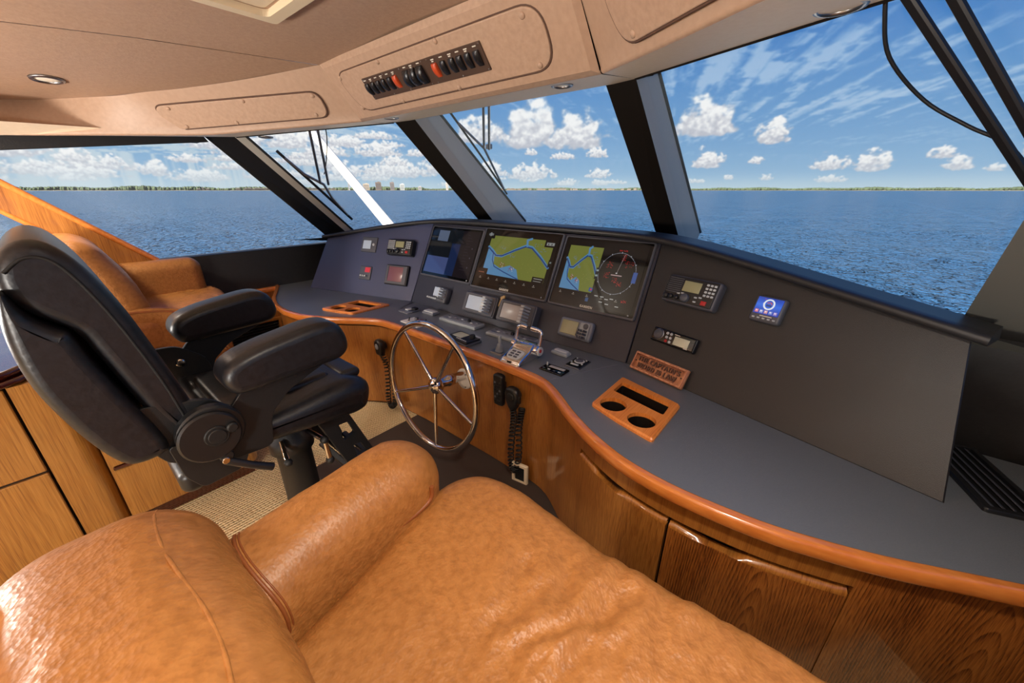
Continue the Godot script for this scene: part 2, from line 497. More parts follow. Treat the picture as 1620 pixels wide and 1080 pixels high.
# =============================== sky ====================================================
func sky_picture() -> ImageTexture:
	var w := 4096; var h := 2048
	var top := 1.0 - 34.0 / 90.0                       # rows above this elevation are plain blue with thin cirrus
	var r0 := int(h / 2.0 * top); var r1 := h / 2
	var rows := r1 - r0
	var dens := PackedFloat32Array(); dens.resize(w * rows)
	var lit := PackedFloat32Array(); lit.resize(w * rows)
	var puffy := noise(1.0, 5, FastNoiseLite.TYPE_SIMPLEX_SMOOTH, 12)
	# the cumulus of the day: azimuth from the bow, elevation of the base, half width, height (degrees)
	var clouds := [[-15.8,6.8,4.1,3.8],[-8.7,5.4,2.4,2.3],[-14.9,2.9,2.3,2.0],[-9.7,3.0,1.0,0.8],[-2.6,2.3,2.0,1.4],[0.8,2.2,1.9,1.8],[5.7,3.0,1.2,1.1],[7.0,2.0,1.3,1.2],[9.3,1.7,0.8,0.6],[11.5,3.0,1.4,1.5],[-37.5,6.2,5.0,5.2],[-31.5,5.8,5.0,4.0],[-44.1,6.3,4.6,2.9],[-37.3,4.5,1.1,0.7],[-28.4,4.2,1.7,1.2],[-37.4,1.7,4.0,1.9],[-28.0,1.7,2.1,1.1],[-33.0,4.0,2.1,0.8],[-43.0,2.0,2.6,1.9],[-57.4,4.3,3.9,1.6],[-68.0,5.0,5.0,1.9],[-54.4,1.9,4.5,1.8],[-61.9,1.8,3.4,1.6],[-50.2,2.4,2.5,1.7],[-83.5,2.4,1.0,0.9],[-80.8,1.8,1.7,0.8],[-86.5,0.9,1.7,0.7],[-76.2,1.2,2.3,0.9],[-77.5,2.9,2.2,0.8],[-70.7,1.4,2.6,1.0],[-88.5,2.0,1.7,0.6],[-72.5,7.5,5.0,2.2],[-84.0,5.0,4.5,1.6]]
	var rng := RandomNumberGenerator.new(); rng.seed = 5
	for k in 70:                                       # the rest of the horizon goes on in the same way
		var az := rng.randf_range(16.0, 262.0)
		var el := rng.randf_range(1.2, 7.5)
		clouds.append([az, el, rng.randf_range(0.8, 1.2) * (0.8 + el * 0.6), rng.randf_range(0.4, 0.7) * (0.8 + el * 0.5)])
	for k in 46: clouds.append([rng.randf_range(-104.0, -46.0), rng.randf_range(0.9, 6.5), rng.randf_range(1.2, 4.2), rng.randf_range(0.5, 1.5)])
	for k in 60: clouds.append([rng.randf_range(-95.0, 265.0), rng.randf_range(0.5, 1.5), rng.randf_range(0.7, 2.2), rng.randf_range(0.3, 0.7)])
	var ppd := w / 360.0
	for c in clouds:
		var ew: float = c[2] * 1.25; var eh: float = c[3]
		var ya := clampi(int((90.0 - c[1] - eh * 1.35) * ppd) - r0, 0, rows - 1)
		var yb := clampi(int((90.0 - c[1] + eh * 0.35) * ppd) - r0, 0, rows - 1)
		var xa := int(floor((c[0] - ew) * ppd)); var xb := int(ceil((c[0] + ew) * ppd))
		var fr := 1.5 / maxf(0.8, eh)
		for y in range(ya, yb + 1):
			var el := 90.0 - (y + r0 + 0.5) / ppd
			var dy: float = (el - c[1]) / eh
			var sy := dy if dy > 0 else dy * 4.0
			for x in range(xa, xb + 1):
				var az := (x + 0.5) / ppd
				var dx: float = (az - c[0]) / c[2]
				var nz := puffy.get_noise_2d(az * fr * 0.9 + c[0] * 3.0, el * fr * 1.2 + c[1] * 5.0)
				var v := 0.85 - dx * dx * (1.0 + 0.3 * maxf(sy, 0.0)) - sy * sy * 0.85 + nz * (0.9 if eh < 2.6 else 0.65)
				if v <= 0.05: continue
				var a := smoothstep(0.05, 0.5, v)
				var i := y * w + posmod(x, w)
				var nz2 := puffy.get_noise_2d(az * fr * 2.4 + 40.0, el * fr * 2.8)
				var l := clampf(0.34 + dy * 0.75 + nz2 * 0.55 + nz * 0.25, 0.0, 1.0)
				if a > dens[i]:
					lit[i] = lerpf(lit[i], l, a)
					dens[i] = a
	var cir := noise(1.0, 5, FastNoiseLite.TYPE_SIMPLEX, 30)
	var data := PackedByteArray(); data.resize(w * h * 3)
	for y in h:
		var el := 90.0 - (y + 0.5) / ppd
		var base: Color
		if el > 0.0:
			var t := pow(clampf(el / 24.0, 0, 1), 0.62)
			base = Color(0.70, 0.81, 0.88).lerp(Color(0.15, 0.43, 0.75), t)
			base = base.lerp(Color(0.07, 0.31, 0.65), smoothstep(9.0, 40.0, el))
		else: base = Color(0.33, 0.47, 0.58)
		var detailed := y >= r0 and y < r1
		var step := 1 if detailed else 8
		for x in range(0, w, step):
			var c := base
			if el > 0.0:
				var az := (x + 0.5) / ppd
				var rad := deg_to_rad(az)
				var u := cos(rad) / maxf(tan(deg_to_rad(el)), 0.06); var s := sin(rad) / maxf(tan(deg_to_rad(el)), 0.06)
				var ci := cir.get_noise_2d(u * 0.5 - s * 0.3 + 3.0 + 0.3 * cir.get_noise_2d(u * 2.0, s * 2.0), s * 3.4 + u * 1.2)
				var veil := cir.get_noise_2d(u * 0.18 + 9.0, s * 0.18)
				c = c.lerp(Color(0.93, 0.95, 0.97), clampf(smoothstep(0.05, 0.95, ci * 0.9 + veil * 0.9) * 0.45 * smoothstep(2.0, 9.0, el), 0, 1))
				var port := smoothstep(-46.0, -70.0, az - 360.0 if az > 200.0 else az) * (1.0 - smoothstep(10.0, 16.0, el))
				c = c.lerp(Color(0.80, 0.86, 0.89), port * 0.8 * smoothstep(-0.45, 0.35, veil + ci))
				if detailed:
					var i := (y - r0) * w + x
					var a := dens[i]
					if a > 0.0:
						var l := lit[i]
						var cc := Color(0.76, 0.77, 0.81).lerp(Color(0.985, 0.985, 0.98), smoothstep(0.1, 0.85, l))
						cc = cc.lerp(Color(0.80, 0.86, 0.90), 0.45 * (1.0 - smoothstep(0.3, 4.0, el)))
						c = c.lerp(cc, a * 0.96)
				c = c.lerp(Color(0.80, 0.87, 0.90), 0.5 * (1.0 - smoothstep(0.0, 2.2, el)))
			var o := (y * w + x) * 3
			for k in step:
				data[o] = int(c.r * 255.0); data[o + 1] = int(c.g * 255.0); data[o + 2] = int(c.b * 255.0)
				o += 3
	return ImageTexture.create_from_image(Image.create_from_data(w, h, false, Image.FORMAT_RGB8, data))

# =============================== outside ================================================
func heading(az: float, d: float, y := 0.0) -> Vector3: return Vector3(sin(deg_to_rad(az)) * d, y, -cos(deg_to_rad(az)) * d)
const SEA := -2.4

func outside():
	# sea: one broad disc, finer near the boat so that the swell has real height
	var mb := MB.new(); var swell := noise(0.06, 3, FastNoiseLite.TYPE_SIMPLEX_SMOOTH, 77)
	var rings := [0.0]
	var d := 5.0
	while d < 60000.0:
		rings.append(d); d *= 1.045 if d < 420.0 else 1.35
	var seg := 720; var rows := []
	for r in rings:
		var row := []
		for k in seg:
			var a := TAU * k / seg
			var p := Vector3(cos(a) * r, SEA, sin(a) * r)
			if r < 420.0: p.y += (swell.get_noise_2d(p.x, p.z) * 0.22 + swell.get_noise_2d(p.x * 4.0, p.z * 4.0 + 50.0) * 0.07) * (1.0 - smoothstep(200.0, 420.0, r))
			row.append(p)
		rows.append(row)
	mb.grid(rows, false, true, true)
	var m := mat(c8(42, 78, 118), 0.2, 0.0, 0.17)
	m.normal_enabled = true; m.normal_texture = noise_tex(noise(0.04, 4, FastNoiseLite.TYPE_SIMPLEX, 14), 1024, [], 30.0); m.normal_scale = 0.8
	m.heightmap_enabled = true; m.heightmap_texture = noise_tex(noise(0.02, 4, FastNoiseLite.TYPE_SIMPLEX_SMOOTH, 15), 1024); m.heightmap_scale = 40.0
	m.uv1_triplanar = true; m.uv1_scale = Vector3.ONE * 0.034
	var sea := solo("sea", "blue rippled sea stretching to the horizon all round", "sea", mb, m)
	sea.set_meta("kind", "stuff")
	# the low coast: beach, trees and houses some two kilometres off
	var rng := RandomNumberGenerator.new(); rng.seed = 3
	var bm := MB.new(); var b2 := []; var b3 := []; var b4 := []
	var az := -110.0
	while az <= 30.0:
		b2.append(heading(az, 2480, SEA - 1.0)); b3.append(heading(az, 2520, SEA + 0.9)); b4.append(heading(az, 2900, SEA + 4.0)); az += 2.0
	bm.grid([b2, b3, b4])
	solo("beach", "thin pale strip of sand along the far shore", "beach", bm, mat(c8(112, 110, 98), 0.9))
	var blob := MB.new(); var br := []
	for i in 5:
		var row := []
		for k in 7:
			var t := PI * i / 4.0; var ph := TAU * k / 7.0
			row.append(Vector3(sin(t) * cos(ph), cos(t), sin(t) * sin(ph)) * (0.85 + 0.15 * sin(k * 2.6 + i)))
		br.append(row)
	blob.grid(br, false, true, true)
	var tm := mat(Color.WHITE, 0.9, 0.0, 0.2); tm.vertex_color_use_as_albedo = true
	var mm := MultiMesh.new(); mm.transform_format = MultiMesh.TRANSFORM_3D; mm.use_colors = true; mm.mesh = blob.mesh(tm); mm.instance_count = 2600
	for i in 2600:
		var a := -108.0 + 136.0 * i / 2600.0 + rng.randf_range(-0.05, 0.05)
		var tall := 11.0 + 5.0 * sin(a * 0.9) * sin(a * 0.37 + 1.0) + rng.randf_range(0, 5.0)
		if a > -52.0: tall *= 0.72
		var p := heading(a, 2560 + rng.randf_range(0, 260), SEA + 2.0 + tall * 0.4)
		mm.set_instance_transform(i, Transform3D(Basis.from_scale(Vector3(rng.randf_range(5, 13), tall * 0.75, rng.randf_range(5, 10))), p))
		var g := rng.randf_range(0.75, 1.15)
		mm.set_instance_color(i, Color(0.060 * g, 0.085 * g, 0.055 * g))
	var trees := MultiMeshInstance3D.new(); trees.name = "shore_trees"; trees.multimesh = mm; add_child(trees, true)
	tag(trees, "low dark green line of trees along the far shore", "trees"); trees.set_meta("kind", "stuff")
	var hm := MB.new()
	for i in 170:
		var a := rng.randf_range(-78.0, -22.0)
		if rng.randf() < 0.5: a = rng.randf_range(-73.0, -63.0)
		if a > -63.0 and a < -48.0: a += 16.0
		var s := Vector3(rng.randf_range(8, 22), rng.randf_range(5, 9), 10)
		var x := Transform3D(Basis(Vector3.UP, deg_to_rad(-a)), heading(a, 2540, SEA + 2.0 + s.y / 2))
		hm.box(x, s)
		var o := x * Transform3D(Basis(), Vector3(0, s.y / 2, 0))
		hm.quad(o * Vector3(-s.x / 2, 0, 6), o * Vector3(s.x / 2, 0, 6), o * Vector3(s.x / 3, 2.4, 0), o * Vector3(-s.x / 3, 2.4, 0))
	var houses := solo("shore_houses", "scattered small pale houses along the far shore", "houses", hm, mat(c8(104, 98, 92), 0.8)); houses.set_meta("kind", "stuff")
	var tone := [c8(190, 190, 194), c8(176, 164, 150), c8(112, 98, 92), c8(120, 112, 112), c8(176, 182, 184), c8(190, 186, 180), c8(150, 150, 154)]
	var told := ["slim pale tower block left of the white pole on the far shore", "wide cream apartment block just right of the white pole", "dark brown tower block, the broadest of the far towers", "second dark tower block on the far shore, beside a pale one", "pale low tower block right of the two dark towers", "grey block at the far shore behind the left windscreen pillar", "small pale block on the shore left of the pillar"]
	var i := 0
	for q in [[-61.6, 9.0, 48.0], [-59.5, 34.0, 34.0], [-57.95, 32.0, 43.0], [-56.2, 24.0, 43.0], [-54.9, 26.0, 34.0], [-48.9, 14.0, 42.0], [-52.6, 20.0, 20.0]]:
		var t := thing("tower_block", told[i], "building", Transform3D(Basis(Vector3.UP, deg_to_rad(-q[0])), heading(q[0], 2530, SEA + 2.0)))
		var wb := MB.new(); wb.box(at(Vector3(0, q[2] / 2, 0)), Vector3(q[1], q[2], 18)); part(t, "wall", wb, mat(tone[i], 0.8))
		var gb := MB.new()
		for f in int(q[2] / 4.0) - 1: gb.box(at(Vector3(0, 3.5 + f * 4.0, 9.0)), Vector3(q[1] * 0.86, 1.6, 0.6))
		part(t, "window_band", gb, mat(c8(78, 84, 92), 0.2))
		var rb := MB.new(); rb.box(at(Vector3(q[1] * 0.1, q[2] + 1.5, 0)), Vector3(q[1] * 0.4, 3.0, 8)); part(t, "roof_house", rb, mat(tone[i], 0.8))
		i += 1
	# foredeck and the white stay pole
	var dk := MB.new(); dk.plate(at(Vector3(0, 0, 0), FLAT), smooth(plan([-4.9, -2.9, -4.6, -5.4, -3.4, -8.6, -1.8, -10.5, -0.2, -8.6, 1.0, -5.4, 1.3, -2.9]), 4), [], -0.72, -0.6)
	struct("floor_foredeck", dk, M.white)
	var pole := thing("stay_pole", "thick white pole slanting up from the foredeck, seen through the port windscreen", "pole", at(Vector3(-3.76, -0.6, -4.0)))
	var pb := MB.new(); pb.tube([Vector3(-3.74, -0.6, -4.0), Vector3(-6.33, 1.21, -4.0), Vector3(-8.33, 2.62, -4.0), Vector3(-9.3, 3.3, -4.0)], [0.11, 0.09, 0.078, 0.074], 16)
	part(pole, "tube", pb, M.white, false)
	var fb := MB.new(); fb.lathe(at(Vector3(-3.74, -0.6, -4.0)), [Vector2(0.01, 0), Vector2(0.24, 0), Vector2(0.24, 0.1), Vector2(0.13, 0.16), Vector2(0.01, 0.16)], 20); part(pole, "foot", fb, M.chrome, false)
	wipers()

func wipers():
	# each: arms, blade ends, on the glass outside
	var t := thing("windscreen_wiper", "slender wiper resting along the port windscreen pane behind the pillar", "wiper", at(Vector3(-3.3, 2.2, -1.66)), "")
	var o := Vector3(0, 0.03, -0.06)
	for a in [[Vector3(-3.327, 2.2, -1.48), Vector3(-3.80, 1.725, -1.72)], [Vector3(-3.272, 2.2, -1.52), Vector3(-3.75, 1.715, -1.77)]]:
		var b := MB.new(); b.tube([a[0] + o, a[1] + o], 0.011, 8); part(t, "arm", b, M.brushed, false)
	var h := MB.new(); h.tube(smooth3([Vector3(-3.22, 2.2, -1.55) + o, Vector3(-3.34, 2.06, -1.62) + o, Vector3(-3.6, 1.86, -1.70) + o, Vector3(-3.7, 1.80, -1.72) + o]), 0.004, 6); part(t, "washer_hose", h, M.rubber, false)
	var bl := MB.new(); bl.tube([Vector3(-3.828, 1.975, -1.41) + o, Vector3(-3.875, 1.68, -1.73) + o, Vector3(-3.93, 1.385, -2.045) + o], 0.013, 8); part(t, "blade", bl, M.rubber, false)
	var br := MB.new(); br.tube([Vector3(-3.835, 1.93, -1.46) + o, Vector3(-3.825, 1.80, -1.60) + o, Vector3(-3.79, 1.715, -1.745) + o, Vector3(-3.85, 1.60, -1.83) + o, Vector3(-3.92, 1.43, -2.0) + o], 0.012, 8); part(t, "blade_bridge", br, M.brushed, false)
	t = thing("windscreen_wiper", "wiper with twin steel arms hanging across the middle windscreen pane", "wiper", at(Vector3(-1.9, 2.2, -2.1)))
	o = Vector3(0, 0.02, -0.03)
	for a in [[Vector3(-1.925, 2.25, -1.99), Vector3(-2.225, 1.975, -2.30)], [Vector3(-1.875, 2.25, -1.99), Vector3(-2.19, 1.965, -2.32)]]:
		var b := MB.new(); b.tube([a[0] + o, a[1] + o], 0.009, 8); part(t, "arm", b, M.brushed, false)
	bl = MB.new(); bl.tube([Vector3(-2.32, 2.19, -2.06) + o, Vector3(-2.318, 1.93, -2.36) + o, Vector3(-2.332, 1.645, -2.69) + o], 0.008, 8); part(t, "blade", bl, M.rubber, false)
	br = MB.new(); br.tube([Vector3(-2.315, 2.13, -2.13) + o, Vector3(-2.235, 1.972, -2.312) + o, Vector3(-2.325, 1.69, -2.64) + o], 0.009, 8); part(t, "blade_bridge", br, M.brushed, false)
	pbox(t, "pivot", Vector3(-2.21, 1.965, -2.31) + o * 2.0 - t.position, Vector3(0.05, 0.035, 0.03), M.grey, 0.006)
	t = thing("windscreen_wiper", "thick twin black wiper arms with a drooping hose outside the starboard pane", "wiper", at(Vector3(0.0, 2.2, -1.45)))
	o = Vector3(0.01, 0.02, -0.03)
	for a in [[Vector3(-0.075, 2.16, -1.39), Vector3(0.40, 1.62, -1.67)], [Vector3(-0.02, 2.17, -1.36), Vector3(0.40, 1.66, -1.615)]]:
		var b := MB.new()
		var dr: Vector3 = (a[1] - a[0]).normalized(); var nn := Vector3(0.5, 0.62, -0.6).normalized(); var sd := nn.cross(dr).normalized()
		b.box(Transform3D(Basis(sd, dr.cross(sd), dr), (a[0] + a[1]) / 2 + o), Vector3(0.024, 0.016, a[0].distance_to(a[1])), 0.004); part(t, "arm", b, M.plastic, false)
	h = MB.new(); h.tube(smooth3([Vector3(-0.065, 2.15, -1.42) + o, Vector3(-0.055, 2.087, -1.458) + o, Vector3(-0.02, 2.0, -1.52) + o, Vector3(0.077, 1.904, -1.591) + o, Vector3(0.18, 1.835, -1.605) + o, Vector3(0.27, 1.78, -1.605) + o, Vector3(0.36, 1.68, -1.65) + o]), 0.005, 6); part(t, "washer_hose", h, M.rubber, false)

# =============================== shell: floor, walls, windows, pillars ====================
func slab(mb: MB, q: Array, t: Vector3):                # a plate with corner points q and thickness vector t
	var r := []
	for v in q: r.append(v + t)
	var n := q.size()
	for i in n:
		var k := (i + 1) % n
		mb.quad(q[i], r[i], r[k], q[k])
	if n == 4:
		mb.quad(q[0], q[1], q[2], q[3]); mb.quad(r[3], r[2], r[1], r[0])
func mx(v: Vector3) -> Vector3: return Vector3(2 * CX - v.x, v.y, v.z)

func shell():
	var b := MB.new(); b.box(at(Vector3(-1.8, -0.06, 1.6)), Vector3(6.5, 0.12, 8.0)); struct("floor", b, M.carpet)
	for sd in [0, 1]:
		var nm: String = ["port", "starboard"][sd]
		var x0 := -4.42 if sd == 0 else 0.82
		var x1 := -4.55 if sd == 0 else 0.95
		var xc := (x0 + x1) / 2
		b = MB.new(); b.box(at(Vector3(xc, 0.57, 1.7)), Vector3(0.13, 1.14, 7.7), 0.006)                     # below the side windows
		b.box(at(Vector3(xc, 1.65, 4.6)), Vector3(0.13, 1.1, 2.0))                                          # aft solid part
		b.box(at(Vector3(xc, 2.33, 2.25)), Vector3(0.13, 0.5, 6.7))
		struct("wall_" + nm, b, M.vinyl_dark)
		# dark header strip of the side window, tapering forward
		b = MB.new(); b.puff(at(Vector3(x0, 0, 0), SIDE), prof([0.9, 2.06, -1.10, 2.16, -1.15, 2.085, 0.02, 1.945, 0.9, 1.83]), -0.02 if sd == 0 else -0.03, 0.03 if sd == 0 else 0.02, 0.004, 2)
		struct("trim_" + str(1 + sd), b, M.vinyl_dark)
		b = MB.new(); b.box(at(Vector3(xc, 1.55, 0.7)), Vector3(0.012, 1.0, 5.8)); struct("window_" + str(1 + sd), b, M.glass)
		# raked wooden side post
		var pt := thing("window_post" if sd == 0 else "window_post", ["varnished wooden raked post between the port side windows", "varnished wooden raked post between the starboard side windows"][sd], "post", at(Vector3(x0, 1.14, -0.5)))
		b = MB.new(); b.puff(at(Vector3(x0, 0, 0), SIDE), prof([-0.55, 1.14, -0.28, 1.14, 0.1, 1.53, 0.62, 2.03, 0.62, 2.24, 0.1, 1.75]), -0.05, 0.05, 0.008, 2); part(pt, "board", b, M.wood, false)
		for q in [[[Vector3(0, 1.145, -0.56), Vector3(0, 1.75, 0.09), Vector3(0, 2.25, 0.61)], 0.022], [[Vector3(0, 1.15, -0.29), Vector3(0, 1.53, 0.105), Vector3(0, 2.04, 0.62)], 0.016]]:
			var pts := []
			for v in q[0]: pts.append(v + Vector3(x0 + (0.045 if sd == 0 else -0.045), 0, 0))
			b = MB.new(); b.tube(pts, q[1], 10); part(pt, "moulding", b, M.edge, false)
	# aft bulkhead with two wide windows
	b = MB.new()
	b.box(at(Vector3(-1.8, 0.4, 5.55)), Vector3(6.5, 0.8, 0.12)); b.box(at(Vector3(-1.8, 2.4, 5.55)), Vector3(6.5, 0.4, 0.12))
	for x in [-4.75, -1.8, 1.15]: b.box(at(Vector3(x, 1.5, 5.55)), Vector3(0.5 if x == -1.8 else 0.7, 1.42, 0.12))
	struct("wall_aft", b, M.locker)
	for x in [-3.2, -0.4]:
		b = MB.new(); b.box(at(Vector3(x, 1.5, 5.55)), Vector3(2.4, 1.42, 0.012)); struct("window_3" if x < -2 else "window_4", b, M.glass)
	# bow bulkhead under the windscreen, roof
	b = MB.new(); b.plate(at(Vector3.ZERO, FLAT), plan([-4.56, -2.12, -4.06, -2.22, -2.77, -3.08, -0.83, -3.08, 0.46, -2.22, 0.96, -2.12, 0.96, -2.24, 0.50, -2.34, -0.80, -3.2, -2.8, -3.2, -4.1, -2.34, -4.56, -2.24]), [], -0.1, 1.155); struct("wall_fore", b, M.vinyl_dark)
	b = MB.new(); b.plate(at(Vector3(0, 2.56, 0), FLAT), plan([-4.6, 5.65, -4.6, -0.9, -3.95, -1.3, -2.75, -2.05, -0.85, -2.05, 0.35, -1.3, 1.0, -0.9, 1.0, 5.65]), [], 0.0, 0.08); struct("ceiling_roof", b, M.white)
	# windscreen pillars: dark inner face, grey flank made paler, sky light put into its colour
	for sd in [0, 1]:
		var f := func(v: Vector3) -> Vector3: return v if sd == 0 else mx(v)
		var a := [Vector3(-2.728, 2.23, -1.835), Vector3(-2.757, 1.15, -3.10), Vector3(-2.597, 1.15, -3.12), Vector3(-2.553, 2.23, -1.895)]
		var g := [Vector3(0, 0.145, -0.125), Vector3(0, 0.24, -0.21), Vector3(0, 0.24, -0.21), Vector3(0, 0.145, -0.125)]
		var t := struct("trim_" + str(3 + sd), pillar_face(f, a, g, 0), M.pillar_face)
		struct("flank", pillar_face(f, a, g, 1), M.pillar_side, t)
		struct("gasket", pillar_face(f, a, g, 2), M.gasket, t)
		a = [Vector3(-4.5, 2.17, -1.12), Vector3(-4.5, 1.10, -2.18), Vector3(-4.045, 1.10, -2.26), Vector3(-3.885, 2.23, -1.06)]
		g = [Vector3(-0.01, 0.03, -0.03), Vector3(-0.01, 0.03, -0.03), Vector3(0.012, 0.045, -0.045), Vector3(0.012, 0.045, -0.045)]
		if sd == 1:                                    # the starboard post flares with the glass
			for i in [2, 3]: g[i] = Vector3(-0.06, 0.045, -0.045)
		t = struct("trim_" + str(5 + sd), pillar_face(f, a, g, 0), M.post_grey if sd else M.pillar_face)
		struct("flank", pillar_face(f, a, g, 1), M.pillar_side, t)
		struct("gasket", pillar_face(f, a, g, 2), M.gasket, t)
	# panes
	var o := Vector3(0, 0.07, -0.06)
	var panes := [[Vector3(-2.56, 2.23, -1.88), Vector3(-2.6, 1.1, -3.15), Vector3(-1.0, 1.1, -3.15), Vector3(-1.04, 2.23, -1.88)],
		[Vector3(-3.885, 2.23, -1.06), Vector3(-4.045, 1.1, -2.24), Vector3(-2.757, 1.1, -3.14), Vector3(-2.728, 2.23, -1.83)]]
	panes.append([mx(panes[1][3]), mx(panes[1][2]), mx(panes[1][1]), mx(panes[1][0])])
	for k in 3:
		b = MB.new(); var q := []
		for v in panes[k]: q.append(v + o)
		slab(b, q, Vector3(0, 0.008, -0.008)); struct("window_" + str(5 + k), b, M.glass)
	# headers over the windscreen
	b = MB.new()
	for sd in [0, 1]:
		var f := func(v: Vector3) -> Vector3: return v if sd == 0 else mx(v)
		var q := [Vector3(-3.92, 2.085, -1.21), Vector3(-2.73, 2.155, -1.90), Vector3(-2.73, 2.36, -1.70), Vector3(-3.92, 2.36, -0.94)]
		var r := []
		for v in q: r.append(f.call(v))
		if sd == 1: r.reverse()
		slab(b, r, Vector3(0, 0.05, -0.05))
	slab(b, [Vector3(-2.8, 2.168, -1.93), Vector3(-0.8, 2.168, -1.93), Vector3(-0.8, 2.4, -1.68), Vector3(-2.8, 2.4, -1.68)], Vector3(0, 0.05, -0.05))
	struct("trim_7", b, M.pillar_face)

func pillar_face(f: Callable, a: Array, g: Array, what: int) -> MB:
	# a: outer top, outer foot, inner foot, inner top of the face towards the cabin; g: depth vectors
	var b := MB.new(); var p := []; var q := []
	for i in 4: p.append(f.call(a[i])); q.append(f.call(a[i] + g[i]))
	if what == 0:
		b.quad(p[0], p[1], p[2], p[3]); b.quad(q[3], q[2], q[1], q[0])
		b.quad(p[0], p[3], q[3], q[0]); b.quad(p[1], q[1], q[2], p[2])
	elif what == 1:
		b.quad(p[3], p[2], q[2], q[3]); b.quad(p[1], p[0], q[0], q[1])
	else:
		for e in [[3, 2], [1, 0]]: b.tube([q[e[0]], q[e[1]]], 0.011, 8)
	return b

# =============================== overhead: headliner, fascia, lamps, hatch =================
func liner_y(x: float) -> float:                       # camber of the headliner
	var s := absf(x - CX)
	var p := [0.0, 2.425, 0.9, 2.41, 1.26, 2.355, 1.61, 2.307, 2.1, 2.262, 2.6, 2.245, 3.2, 2.24]
	for i in range(0, p.size() - 2, 2):
		if s <= p[i + 2]: return lerpf(p[i + 1], p[i + 3], (s - p[i]) / (p[i + 2] - p[i]))
	return 2.24
func front_z(x: float) -> float:                       # where the headliner meets the fascia
	var s := absf(x - CX)
	var p := [0.0, -1.375, 0.9, -1.38, 1.26, -1.124, 1.61, -0.867, 2.1, -0.495, 2.45, -0.2, 2.7, 0.0, 3.2, 0.3]
	for i in range(0, p.size() - 2, 2):
		if s <= p[i + 2]: return lerpf(p[i + 1], p[i + 3], (s - p[i]) / (p[i + 2] - p[i]))
	return 0.3

func downlight(where: Vector3, label: String, energy: float, r := 0.055, up := Vector3.UP):
	var y := up.normalized(); var z := y.cross(Vector3.RIGHT).normalized(); var x := y.cross(z).normalized()
	var t := thing("downlight", label, "ceiling light", Transform3D(Basis(x, y, z), where), "recessed cabin downlights")
	var b := MB.new(); b.lathe(Transform3D(), [Vector2(r * 0.74, -0.003), Vector2(r * 0.8, -0.011), Vector2(r, -0.009), Vector2(r * 1.05, 0.0), Vector2(r * 0.74, 0.0), Vector2(r * 0.74, -0.003)], 28); part(t, "bezel", b, M.brushed)
	b = MB.new(); b.lathe(Transform3D(), [Vector2(0.001, -0.006), Vector2(r * 0.5, -0.0055), Vector2(r * 0.76, -0.002), Vector2(r * 0.76, 0.002), Vector2(0.001, 0.002)], 24); part(t, "lens", b, M.lens)
	if energy > 0.0:  # only the added downlights out of view are lit
		var l := SpotLight3D.new(); l.name = "added_downlight_beam"; l.light_energy = energy; l.light_color = Color(1.0, 0.95, 0.88); l.light_size = 0.06
		l.spot_angle = 74.0; l.spot_angle_attenuation = 1.0; l.spot_range = 14.0; l.spot_attenuation = 2.0; l.shadow_enabled = true
		l.position = where - y * 0.05; l.basis = Basis(Vector3.RIGHT, -PI / 2)
		add_child(l, true)

